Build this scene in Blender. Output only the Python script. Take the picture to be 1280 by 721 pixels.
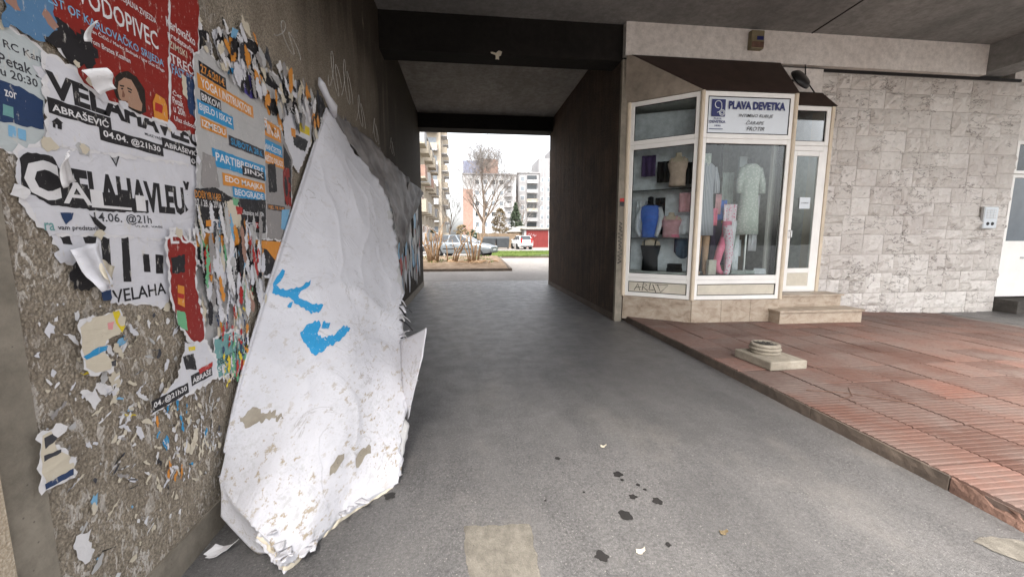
import bpy, bmesh, math, random
from mathutils import Vector, Matrix, noise
R = math.radians
for o in list(bpy.data.objects): bpy.data.objects.remove(o)
SC = bpy.context.scene
COL = SC.collection
random.seed(7)

# ------------------------------------------------------------------ camera
cam = bpy.data.cameras.new('camera'); camo = bpy.data.objects.new('camera', cam); COL.objects.link(camo)
camo.location = (0, 0, 1.55)
camo.rotation_euler = (R(90 - 7.294), 0, R(-6.676))
cam.sensor_width = 36; cam.lens = 500 / 1280 * 36
cam.clip_start = 0.05; cam.clip_end = 2000
SC.camera = camo

# ------------------------------------------------------------------ sky, sun, exposure (bright overcast day)
SUN_EL, SUN_AZ = R(56), R(200)          # sun high behind the camera, veiled by cloud
w = bpy.data.worlds.new('World'); SC.world = w; w.use_nodes = True
nt = w.node_tree; nt.nodes.clear()
sky = nt.nodes.new('ShaderNodeTexSky'); sky.sky_type = 'NISHITA'; sky.sun_disc = False
sky.sun_elevation = SUN_EL; sky.sun_rotation = SUN_AZ; sky.air_density = 1.0; sky.dust_density = 4.0; sky.ozone_density = 1.0
hs = nt.nodes.new('ShaderNodeHueSaturation'); hs.inputs['Saturation'].default_value = 0.22
bg = nt.nodes.new('ShaderNodeBackground'); bg.inputs['Strength'].default_value = 0.15
ow = nt.nodes.new('ShaderNodeOutputWorld')
nt.links.new(sky.outputs[0], hs.inputs['Color']); nt.links.new(hs.outputs[0], bg.inputs['Color']); nt.links.new(bg.outputs[0], ow.inputs[0])
sl = bpy.data.lights.new('sun', 'SUN'); sl.energy = 1.5; sl.angle = R(25); sl.color = (1, 0.96, 0.9)
so = bpy.data.objects.new('sun', sl); COL.objects.link(so)
d = Vector((math.sin(SUN_AZ) * math.cos(SUN_EL), math.cos(SUN_AZ) * math.cos(SUN_EL), math.sin(SUN_EL)))
so.rotation_euler = d.to_track_quat('Z', 'Y').to_euler()
SC.view_settings.view_transform = 'Standard'; SC.view_settings.look = 'None'
SC.view_settings.exposure = 2.05; SC.view_settings.gamma = 1.0
SC.cycles.max_bounces = 10; SC.cycles.diffuse_bounces = 5; SC.cycles.transparent_max_bounces = 12

# ------------------------------------------------------------------ material helpers
class NT:
    def __init__(s, name):
        s.m = bpy.data.materials.new(name); s.m.use_nodes = True; s.t = s.m.node_tree; s.t.nodes.clear()
        s.out = s.n('ShaderNodeOutputMaterial'); s.b = s.n('ShaderNodeBsdfPrincipled'); s.l(s.b.outputs[0], s.out.inputs[0])
        s.tc = s.n('ShaderNodeTexCoord'); s.co = s.tc.outputs['Object']
    def n(s, t, **k):
        x = s.t.nodes.new(t)
        for a, b in k.items(): setattr(x, a, b)
        return x
    def l(s, a, b): s.t.links.new(a, b)
    def map(s, sc=(1, 1, 1), rot=(0, 0, 0), loc=(0, 0, 0), co=None):
        x = s.n('ShaderNodeMapping'); s.l(co or s.co, x.inputs[0])
        x.inputs['Scale'].default_value = sc; x.inputs['Rotation'].default_value = rot; x.inputs['Location'].default_value = loc
        return x.outputs[0]
    def noise(s, scale, detail=4, rough=.6, co=None, dist=0):
        x = s.n('ShaderNodeTexNoise'); s.l(co or s.co, x.inputs['Vector'])
        x.inputs['Scale'].default_value = scale; x.inputs['Detail'].default_value = detail; x.inputs['Roughness'].default_value = rough; x.inputs['Distortion'].default_value = dist
        return x.outputs['Fac']
    def vor(s, scale, feature='F1', co=None, rnd=1):
        x = s.n('ShaderNodeTexVoronoi', feature=feature); s.l(co or s.co, x.inputs['Vector'])
        x.inputs['Scale'].default_value = scale; x.inputs['Randomness'].default_value = rnd
        return x
    def ramp(s, f, *st):
        x = s.n('ShaderNodeValToRGB'); s.l(f, x.inputs[0]); e = x.color_ramp.elements
        while len(e) < len(st): e.new(0.5)
        for el, (p, c) in zip(e, st):
            el.position = p; el.color = (c, c, c, 1) if isinstance(c, (int, float)) else (*c, 1)
        return x.outputs[0]
    def mix(s, f, a, b, bt='MIX'):
        x = s.n('ShaderNodeMix', data_type='RGBA', blend_type=bt)
        for v, i in ((f, 0), (a, 6), (b, 7)):
            if isinstance(v, (int, float)): x.inputs[i].default_value = v if i == 0 else (v, v, v, 1)
            elif isinstance(v, tuple): x.inputs[i].default_value = (*v, 1)
            else: s.l(v, x.inputs[i])
        return x.outputs[2]
    def math(s, op, a, b=0.0):
        x = s.n('ShaderNodeMath', operation=op)
        for v, i in ((a, 0), (b, 1)):
            if isinstance(v, (int, float)): x.inputs[i].default_value = v
            else: s.l(v, x.inputs[i])
        return x.outputs[0]
    def bump(s, h, strength=.5, dist=.01, prev=None):
        x = s.n('ShaderNodeBump'); s.l(h, x.inputs['Height']); x.inputs['Strength'].default_value = strength; x.inputs['Distance'].default_value = dist
        if prev: s.l(prev, x.inputs['Normal'])
        return x.outputs[0]
    def fin(s, col, rough=.8, normal=None, spec=.3, metal=0):
        b = s.b
        if isinstance(col, tuple): b.inputs['Base Color'].default_value = (*col, 1)
        else: s.l(col, b.inputs['Base Color'])
        if isinstance(rough, (int, float)): b.inputs['Roughness'].default_value = rough
        else: s.l(rough, b.inputs['Roughness'])
        b.inputs['Specular IOR Level'].default_value = spec; b.inputs['Metallic'].default_value = metal
        if normal: s.l(normal, b.inputs['Normal'])
        return s.m
    def pos(s): return s.n('ShaderNodeNewGeometry').outputs['Position']
    def rnd(s): return s.n('ShaderNodeObjectInfo').outputs['Random']
    def sep(s, v):
        x = s.n('ShaderNodeSeparateXYZ'); s.l(v, x.inputs[0]); return x.outputs
def mul(c, k): return tuple(min(1, x * k) for x in c)

def plain(name, col, rough=.7, var=.18, vs=6, bump=.15, bs=80, bd=.003, spec=.3, metal=0, rnd=0):
    t = NT(name); n = t.noise(vs, 5, .65)
    c = t.mix(t.ramp(n, (.3, 0.0), (.7, 1.0)), mul(col, 1 - var), mul(col, 1 + var))
    if rnd: c = t.mix(1.0, c, t.ramp(t.rnd(), (0, 1 - rnd), (1, 1 + rnd)), 'MULTIPLY')
    nb = t.bump(t.noise(bs, 3), bump, bd) if bump else None
    return t.fin(c, rough, nb, spec, metal)

MAT = {}
def mk_materials():
    # asphalt: speckled, worn, with broad tone changes and fine cracks
    t = NT('asphalt'); big = t.noise(.45, 5, .6); mid = t.noise(4, 6, .7); fine = t.vor(210); grit = t.noise(420, 2)
    c = t.mix(t.ramp(big, (.36, 0.0), (.66, 1.0)), (.092, .088, .086), (.143, .136, .131))
    c = t.mix(t.ramp(mid, (.35, 0.0), (.75, .5)), c, (.075, .072, .072))
    sp = t.vor(95); c = t.mix(t.ramp(sp.outputs['Distance'], (.1, .8), (.24, 0.0)), c, t.mix(sp.outputs['Color'], (.07, .07, .07), (.4, .38, .36)))
    gn = t.noise(70, 5, .8); c = t.mix(1.0, c, t.ramp(gn, (.3, .35), (.7, 1.65)), 'MULTIPLY'); ch = t.vor(48); c = t.mix(t.math('MULTIPLY', t.ramp(ch.outputs['Distance'], (.12, .75), (.2, 0.0)), t.ramp(ch.outputs['Color'], (.55, 0.0), (.7, 1.0))), c, (.36, .34, .31)); strk = t.noise(1.5, 5, .65, t.map((2.0, .3, 1))); c = t.mix(t.ramp(strk, (.42, 0.0), (.7, .4)), c, (.19, .18, .172))
    sm = t.noise(.9, 4, .6, t.map((1.6, .45, 1), loc=(7, 3, 0))); c = t.mix(t.ramp(sm, (.52, 0.0), (.7, .35)), c, (.06, .058, .058)); dust = t.noise(1.1, 6, .7, t.map((1, .5, 1), loc=(3, 1, 0))); c = t.mix(t.ramp(dust, (.54, 0.0), (.74, .55)), c, (.22, .2, .178))
    h = t.math('ADD', t.math('MULTIPLY', fine.outputs['Distance'], .8), t.math('MULTIPLY', grit, .5))
    MAT['asphalt'] = t.fin(c, t.ramp(mid, (.3, .28), (.7, .5)), t.bump(h, .6, .004, t.bump(gn, .35, .006)), .45)

    # roughcast wall: lumpy aggregate, beige where clean, soot brown high up; farther in, dirt plus light falloff painted into the colour
    def roughcast(name, clean, soot_shade, soot_shade_mix, z0, z1, y0, y1):
        t = NT(name); p = t.pos(); x = t.sep(p)
        v = t.vor(85); v2 = t.noise(55, 5, .7, dist=.8); g = t.noise(1.3, 5, .65); f = t.noise(150, 3)
        lump = t.math('ADD', t.math('MULTIPLY', v.outputs['Distance'], .7), t.math('MULTIPLY', v2, 1.0))
        c = t.mix(t.ramp(lump, (.5, 1.0), (1.0, 0.0)), mul(clean, .5), clean)
        c = t.mix(t.ramp(f, (.45, 0.0), (.68, .5)), c, mul(clean, 1.5))
        c = t.mix(t.ramp(g, (.35, 0.0), (.7, .6)), c, mul(soot_shade, 2.2))
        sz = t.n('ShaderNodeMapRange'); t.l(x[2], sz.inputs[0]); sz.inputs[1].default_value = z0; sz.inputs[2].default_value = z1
        sy = t.n('ShaderNodeMapRange'); t.l(x[1], sy.inputs[0]); sy.inputs[1].default_value = y0; sy.inputs[2].default_value = y1  # depth darkening: fading daylight painted in together with the dirt
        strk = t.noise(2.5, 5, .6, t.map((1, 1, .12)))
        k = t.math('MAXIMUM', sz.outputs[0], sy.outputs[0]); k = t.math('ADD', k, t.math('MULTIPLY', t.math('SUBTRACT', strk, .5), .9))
        k = t.math('MULTIPLY', t.ramp(k, (.05, 0.0), (.95, 1.0)), soot_shade_mix)
        c = t.mix(k, c, t.mix(t.ramp(lump, (.55, .0), (1.0, 1.0)), soot_shade, mul(soot_shade, .5)))
        # paint-over of old glue: pale smears
        gl = t.noise(6, 6, .75, t.map((1, 1.2, .5), loc=(0, 4, 2))); c = t.mix(t.ramp(gl, (.62, 0.0), (.72, .35)), c, mul(clean, 1.35))
        rz = t.n('ShaderNodeMapRange'); t.l(x[1], rz.inputs[0]); rz.inputs[1].default_value = 3.2; rz.inputs[2].default_value = 2.2; rz2 = t.n('ShaderNodeMapRange'); t.l(x[2], rz2.inputs[0]); rz2.inputs[1].default_value = 2.9; rz2.inputs[2].default_value = 2.5
        reg = t.math('MULTIPLY', t.math('MULTIPLY', rz.outputs[0], rz2.outputs[0]), t.ramp(t.noise(3.2, 4, .6, t.map((1, 1, 1), loc=(1, 3.3, 8))), (.36, 0.0), (.5, 1.0)))
        r1 = t.ramp(t.noise(26, 6, .7, t.map((1, 1.3, .6)), .5), (.55, 0.0), (.57, 1.0)); r2 = t.ramp(t.noise(70, 4, .7, t.map((1, 1, .7))), (.62, 0.0), (.65, 1.0))
        c = t.mix(t.math('MULTIPLY', t.math('MAXIMUM', t.math('MULTIPLY', r1, reg), t.math('MULTIPLY', r2, t.math('MULTIPLY', rz.outputs[0], .6))), .9), c, t.mix(t.noise(11, 2), (.42, .36, .29), (.72, .68, .64)))
        nb = t.bump(t.math('MULTIPLY', lump, -1.0), .8, .014, t.bump(f, .4, .004))
        MAT[name] = t.fin(c, .92, nb, .15)
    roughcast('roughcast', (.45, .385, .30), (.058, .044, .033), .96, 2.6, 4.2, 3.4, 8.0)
    # ribbed dark tunnel wall
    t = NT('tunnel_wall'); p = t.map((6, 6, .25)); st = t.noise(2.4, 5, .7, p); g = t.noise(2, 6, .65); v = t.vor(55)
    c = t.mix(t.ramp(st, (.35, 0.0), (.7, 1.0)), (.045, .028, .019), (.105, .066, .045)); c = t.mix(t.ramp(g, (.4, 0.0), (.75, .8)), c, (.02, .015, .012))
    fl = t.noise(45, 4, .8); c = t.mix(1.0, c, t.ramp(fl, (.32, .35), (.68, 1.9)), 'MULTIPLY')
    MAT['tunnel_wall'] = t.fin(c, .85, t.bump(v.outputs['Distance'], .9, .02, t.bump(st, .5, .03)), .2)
    # bare soffit concrete with water marks
    def conc(name, a, b, sc=.8, bumpk=.35):
        t = NT(name); g = t.noise(sc, 6, .7, t.map((1, .45, 1))); m = t.noise(9, 6, .75); f = t.noise(170, 3)
        c = t.mix(t.ramp(g, (.32, 0.0), (.7, 1.0)), a, b); c = t.mix(t.ramp(m, (.35, .5), (.62, 0.0)), c, mul(a, .55))
        pit = t.vor(26); c = t.mix(t.ramp(pit.outputs['Distance'], (.05, .6), (.1, 0.0)), c, mul(a, .35))
        MAT[name] = t.fin(c, .88, t.bump(f, bumpk, .003, t.bump(m, .4, .01)), .2)
    conc('soffit', (.2, .198, .19), (.34, .33, .315)); conc('soffit_inner', (.26, .24, .215), (.45, .42, .385), 2.4)
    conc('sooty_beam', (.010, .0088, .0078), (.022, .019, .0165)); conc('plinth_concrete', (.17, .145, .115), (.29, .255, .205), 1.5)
    conc('smooth_concrete', (.2, .175, .14), (.33, .29, .235), 2); conc('white_render', (.7, .64, .59), (.82, .77, .72), .9)
    conc('kerb_concrete', (.075, .06, .05), (.15, .115, .09), 3); conc('old_concrete', (.26, .225, .175), (.4, .355, .29), 5, .6)
    conc('patch_concrete', (.14, .126, .105), (.225, .203, .17), 22, .9); conc('block_side', (.55, .5, .42), (.68, .63, .55), .3)
    conc('pale_road', (.22, .2, .185), (.32, .3, .28), .4); conc('facade_cream', (.36, .31, .245), (.45, .4, .33), .3); conc('facade_white', (.36, .36, .365), (.46, .455, .45), .2)
    conc('facade_grey', (.25, .245, .25), (.33, .325, .325), .3); conc('facade_blue', (.17, .185, .26), (.23, .245, .31), .3); conc('dark_granite', (.05, .045, .04), (.11, .1, .09), 6)
    # speckled washed terrazzo pier
    t = NT('washed_stone'); v = t.vor(130); c = t.mix(t.ramp(t.noise(160, 2), (.4, 0.0), (.7, 1.0)), (.42, .35, .26), (.66, .58, .47)); c = t.mix(t.ramp(t.noise(3, 5), (.4, 0.0), (.7, .5)), c, (.33, .25, .17))
    MAT['washed_stone'] = t.fin(c, .9, t.bump(v.outputs['Distance'], .5, .004), .2)
    # travertine
    t = NT('travertine'); n = t.noise(5, 8, .75, t.map((1, 1, 1.6)), .5); c = t.ramp(n, (.28, (.2, .14, .095)), (.5, (.4, .32, .245)), (.72, (.5, .43, .35)))
    MAT['travertine'] = t.fin(c, .45, t.bump(n, .15, .004), .45)
    # red ribbed concrete tile: each tile its own tone
    t = NT('red_tile'); p = t.pos(); g = t.noise(1.6, 6, .7, p); f = t.noise(220, 2, .5, p); m = t.noise(18, 5, .7, p)
    c = t.mix(t.ramp(t.rnd(), (0, 0.0), (1, 1.0)), (.082, .04, .029), (.155, .084, .064))
    c = t.mix(t.math('MULTIPLY', t.ramp(t.math('FRACT', t.math('MULTIPLY', t.rnd(), 7.31)), (.88, 0.0), (.93, 1.0)), .5), c, (.22, .1, .072))
    c = t.mix(t.ramp(g, (.38, 0.0), (.66, .85)), c, (.145, .11, .095)); c = t.mix(t.ramp(m, (.55, 0.0), (.75, .65)), c, (.09, .055, .045))
    c = t.mix(t.ramp(f, (.6, 0.0), (.75, .5)), c, (.28, .205, .18))
    MAT['red_tile'] = t.fin(c, t.ramp(m, (.3, .5), (.7, .75)), t.bump(f, .4, .002), .35)
    MAT['grout'] = plain('grout', (.12, .085, .07), .95, .4, 20)
    # painted rock-faced ashlar
    t = NT('ashlar'); p = t.pos(); n = t.noise(9, 9, .74, t.map((1, 1, 1.3), rot=(0, .4, 0), co=p), .15); cr = t.noise(3.4, 4, .55, t.map((.7, 1, 1.7), rot=(0, .45, 0), co=p), .1); cr2 = t.noise(5.2, 4, .5, t.map((.7, 1, 2.2), rot=(0, -.5, 0), loc=(5, 0, 3), co=p), .1); g = t.noise(.9, 4, .6, p); f = t.noise(60, 4, .7, p)
    base = t.mix(t.ramp(t.rnd(), (0, 0.0), (1, 1.0)), (.62, .575, .53), (.76, .715, .67)); c = t.mix(t.ramp(g, (.4, 0.0), (.7, .5)), base, (.5, .44, .41))
    m1 = t.ramp(t.noise(2.6, 2, .5, t.map((1, 1, 1), loc=(2, 7, 1), co=p)), (.52, 0.0), (.58, .9)); m2 = t.ramp(t.noise(3.4, 2, .5, t.map((1, 1, 1), loc=(8, 3, 5), co=p)), (.53, 0.0), (.6, .9))
    for q, mk in ((cr, m1), (cr2, m2)): c = t.mix(t.math('MULTIPLY', t.ramp(q, (.492, 0.0), (.5, .9), (.503, .8), (.525, 0.0)), mk), c, (.12, .095, .08))
    c = t.mix(t.ramp(n, (.56, 0.0), (.74, .45)), c, (.38, .33, .3)); c = t.mix(t.ramp(n, (.30, .5), (.42, 0.0)), c, (.36, .31, .28))
    MAT['ashlar'] = t.fin(c, .75, t.bump(n, .85, .05, t.bump(t.ramp(cr, (.47, 0.0), (.53, 1.0)), .5, .02, t.bump(f, .3, .004))), .25)
    MAT['mortar'] = plain('mortar', (.42, .37, .34), .95, .25, 9)
    # window frames, metals, glass
    MAT['frame_white'] = plain('frame_white', (.8, .77, .73), .35, .06, 3, .05, 60, spec=.45); MAT['frame_cream'] = plain('frame_cream', (.6, .5, .38), .5, .1, 4, .05)
    MAT['panel_cream'] = plain('panel_cream', (.55, .5, .41), .45, .12, 5, .05); MAT['plaster_beige'] = plain('plaster_beige', (.27, .225, .18), .9, .3, 3, .3, 60)
    MAT['brown_sheet'] = plain('brown_sheet', (.038, .022, .017), .6, .25, 5, .1); MAT['black_metal'] = plain('black_metal', (.015, .014, .014), .4, .2, 8, .05)
    MAT['rubber'] = plain('rubber', (.012, .012, .012), .8, .2, 8, .1); MAT['steel'] = plain('steel', (.5, .5, .5), .3, .1, 8, .03, metal=1)
    MAT['chrome'] = plain('chrome', (.6, .6, .6), .25, .1, 8, 0, metal=1)
    t = NT('glass'); t.t.nodes.remove(t.b); tr = t.n('ShaderNodeBsdfTransparent'); tr.inputs[0].default_value = (.9, .93, .92, 1)
    gl = t.n('ShaderNodeBsdfGlossy'); gl.inputs['Roughness'].default_value = .02; fr = t.n('ShaderNodeFresnel'); fr.inputs[0].default_value = 1.38
    mx = t.n('ShaderNodeMixShader'); t.l(fr.outputs[0], mx.inputs[0]); t.l(tr.outputs[0], mx.inputs[1]); t.l(gl.outputs[0], mx.inputs[2]); t.l(mx.outputs[0], t.out.inputs[0]); MAT['glass'] = t.m
    MAT['pane_dark'] = plain('pane_dark', (.03, .035, .04), .08, .2, 2, 0, spec=.6); MAT['pane_grey'] = plain('pane_grey', (.16, .18, .2), .12, .3, .6, 0, spec=.6)
    # soil, grass, bark, foliage
    t = NT('soil'); n = t.noise(2.5, 7, .7); c = t.ramp(n, (.3, (.11, .075, .05)), (.55, (.19, .14, .1)), (.75, (.26, .21, .16))); MAT['soil'] = t.fin(c, .95, t.bump(t.noise(14, 6, .7), .8, .06), .1)
    t = NT('lawn'); n = t.noise(1.2, 6, .7); c = t.ramp(n, (.3, (.06, .08, .02)), (.55, (.085, .12, .025)), (.75, (.14, .14, .05))); MAT['lawn'] = t.fin(c, .95, t.bump(t.noise(40, 5, .7), .8, .05), .1)
    MAT['grass'] = plain('grass', (.08, .12, .025), .8, .35, 1.5, 0); MAT['bark'] = plain('bark', (.2, .155, .12), .9, .3, 5, .5, 30, .02); MAT['twig'] = plain('twig', (.16, .14, .125), .9, .25, 2, 0)
    MAT['cut_stem'] = plain('cut_stem', (.26, .17, .10), .9, .35, 9, .4, 40, .01); MAT['needles'] = plain('needles', (.055, .075, .045), .8, .35, 1.4, 0); MAT['dry_leaf'] = plain('dry_leaf', (.2, .15, .085), .8, .35, 2, 0)
    # paper
    def paper(name, col, scuff=.35, wr=.5):
        t = NT(name); p = t.pos(); n = t.noise(9, 6, .72, p); s = t.noise(60, 4, .7, t.map((1, 1, .35), co=p)); wv = t.noise(5, 4, .55, t.map((1, .7, 1.8), co=p), 1.2)
        c = t.mix(t.ramp(n, (.35, 0.0), (.7, .35)), col, mul(col, .72)); c = t.mix(t.ramp(s, (.6, 0.0), (.67, scuff)), c, (.62, .58, .52))
        c = t.mix(t.ramp(t.noise(28, 4, .7, p), (.66, 0.0), (.72, .45)), c, mul(col, .45))
        MAT[name] = t.fin(c, .55, t.bump(wv, wr, .018, t.bump(s, .15, .002)), .3)
    for k, c in dict(paper=(.66, .65, .68), paperb=(.5, .54, .54), greyp=(.47, .46, .45), cream=(.62, .55, .43), white=(.72, .7, .7), black=(.022, .02, .022), dark=(.05, .05, .058), red=(.26, .022, .016),
                     redd=(.42, .03, .025), sky=(.2, .42, .62), blue=(.03, .27, .52), navy=(.025, .05, .12), denim=(.10, .21, .36), orange=(.66, .26, .04), teal=(.16, .34, .33), green=(.16, .42, .22),
                     yellow=(.72, .55, .03), purple=(.10, .08, .32), pink=(.7, .3, .3), photo=(.30, .28, .27), grey=(.35, .35, .36), skinp=(.36, .2, .15), face=(.42, .25, .17), facedark=(.2, .09, .06), hair=(.025, .018, .014)).items():
        paper('print_' + k, c, .2 if k in ('face', 'white', 'hair') else .55)
    # the peeling laminate: crumpled, cracked white paper, grime toward its torn foot
    def laminate(name, a, b, dirt):
        t = NT(name); p = t.pos(); n = t.noise(2.2, 6, .65, p); cr = t.noise(2.6, 7, .6, t.map((1, 1, 1), rot=(.6, .3, .2), co=p), 1.2); s = t.noise(17, 7, .78, t.map((1.4, .5, 1.5), rot=(0.75, 0, .3), co=p)); f = t.noise(90, 4, .7, p)
        c = t.mix(t.ramp(n, (.35, 0.0), (.7, 1.0)), a, b)
        z = t.sep(p); low = t.n('ShaderNodeMapRange'); t.l(z[2], low.inputs[0]); low.inputs[1].default_value = 1.15; low.inputs[2].default_value = .25
        pat = t.noise(2.8, 3, .5, t.map((1, 1, 1), loc=(4.3, 1.2, 2.2), co=p)); lo = t.math('MULTIPLY', low.outputs[0], t.ramp(pat, (.36, .25), (.55, 1.0)))
        edge = t.ramp(cr, (.49, 0.0), (.5, 1.0), (.503, 1.0), (.512, 0.0)); mk = t.ramp(t.noise(4.1, 2, .5, t.map((1, 1, 1), loc=(9, 2, 1), co=p)), (.54, 0.0), (.6, 1.0)); c = t.mix(t.math('MULTIPLY', t.math('MULTIPLY', edge, mk), .5), c, (.22, .19, .16))
        fl = t.ramp(s, (.555, 0.0), (.60, 1.0)); c = t.mix(t.math('MULTIPLY', t.math('MULTIPLY', fl, t.math('ADD', lo, .22)), dirt * .85), c, (.34, .28, .20))
        gr = t.ramp(s, (.40, 1.0), (.46, 0.0)); c = t.mix(t.math('MULTIPLY', t.math('MULTIPLY', gr, lo), .6), c, (.42, .41, .40))
        c = t.mix(t.ramp(f, (.7, 0.0), (.76, .3)), c, (.3, .26, .21))
        h = t.math('ADD', t.math('MULTIPLY', t.ramp(cr, (.47, 0.0), (.53, 1.0)), .35), t.math('MULTIPLY', t.math('MULTIPLY', s, t.math('ADD', lo, .08)), 1.6))
        MAT[name] = t.fin(c, .6, t.bump(h, .35, .016, t.bump(f, .12, .003)), .3)
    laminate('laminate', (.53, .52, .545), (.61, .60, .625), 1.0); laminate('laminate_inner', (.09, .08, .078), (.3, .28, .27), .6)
    # clothes, mannequin
    for k, c in dict(cloth_blue=(.08, .18, .6), cloth_white=(.62, .62, .66), cloth_black=(.012, .012, .014), cloth_pink=(.72, .2, .3), cloth_rose=(.6, .33, .36), cloth_denim=(.06, .085, .13), mannequin=(.55, .44, .34), tan=(.4, .25, .16),
                     cloth_grey=(.33, .36, .34), cloth_purple=(.08, .05, .12), cardboard=(.5, .46, .4), wall_inner=(.5, .5, .48), floor_inner=(.2, .18, .16), cloth_peach=(.6, .44, .36), curtain=(.05, .05, .05)).items():
        MAT[k] = plain(k, c, .85, .2, 9, .3, 60, .004, .15)
    t = NT('cloth_stripe'); wv = t.n('ShaderNodeTexWave'); wv.inputs['Scale'].default_value = 12; wv.bands_direction = 'X'; t.l(t.map((1, 1, .05)), wv.inputs[0]); MAT['cloth_stripe'] = t.fin(t.mix(wv.outputs['Fac'], (.2, .2, .24), (.5, .5, .54)), .85, None, .1)
    t = NT('cloth_print'); v = t.vor(26); MAT['cloth_print'] = t.fin(t.mix(t.ramp(v.outputs['Distance'], (.3, 0.0), (.45, 1.0)), (.58, .57, .55), (.42, .45, .41)), .85, t.bump(t.noise(7, 4), .4, .03), .1)
    t = NT('cloth_dots'); v = t.vor(38); MAT['cloth_dots'] = t.fin(t.mix(t.ramp(v.outputs['Distance'], (.14, 0.0), (.18, 1.0)), (.2, .16, .2), (.68, .66, .7)), .85, None, .1)
    t = NT('cloth_pinkprint'); v = t.vor(30); MAT['cloth_pinkprint'] = t.fin(t.mix(t.ramp(v.outputs['Distance'], (.25, 0.0), (.35, 1.0)), (.75, .12, .25), (.7, .6, .66)), .85, None, .1)
    # cars, garage
    MAT['car_silver'] = plain('car_silver', (.2, .225, .245), .3, .05, 2, 0, spec=.5, metal=.5); MAT['car_white'] = plain('car_white', (.72, .72, .72), .3, .04, 2, 0, spec=.5)
    MAT['car_dark'] = plain('car_dark', (.05, .055, .06), .3, .1, 2, 0, spec=.5); MAT['lamp_clear'] = plain('lamp_clear', (.6, .62, .65), .15, .1, 9, 0, spec=.6); MAT['lamp_red'] = plain('lamp_red', (.45, .02, .02), .2, .1, 9, 0, spec=.6)
    MAT['garage_red'] = plain('garage_red', (.15, .022, .02), .6, .15, 2, .1, 20); MAT['bin_grey'] = plain('bin_grey', (.045, .05, .055), .6, .2, 3, .1); MAT['timber'] = plain('timber', (.17, .125, .085), .85, .3, 3, .2)
    MAT['roof_sheet'] = plain('roof_sheet', (.4, .38, .34), .8, .2, 3, .2); MAT['oil'] = plain('oil', (.02, .018, .017), .6, .3, 20, .1, spec=.5); MAT['brick_red'] = plain('brick_red', (.28, .18, .145), .9, .2, 3, .2); MAT['ivory_plastic'] = plain('ivory_plastic', (.2, .165, .1), .5, .2, 8, .05)
    MAT['spray_black'] = plain('spray_black', (.015, .014, .014), .7, .2, 9, 0); MAT['chalk'] = plain('chalk', (.36, .34, .31), .95, .4, 30, 0); MAT['sign_white'] = plain('sign_white', (.6, .63, .66), .25, .05, 2, 0, spec=.5); MAT['sign_navy'] = plain('sign_navy', (.02, .025, .12), .4, .1, 4, 0)
    MAT['dry_grass'] = plain('dry_grass', (.2, .19, .07), .9, .3, 3, 0); MAT['awning_yellow'] = plain('awning_yellow', (.6, .38, .08), .8, .2, 3, 0); MAT['brick_edge'] = plain('brick_edge', (.13, .075, .056), .9, .35, 14, .7, 40, .01)
mk_materials()

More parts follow.
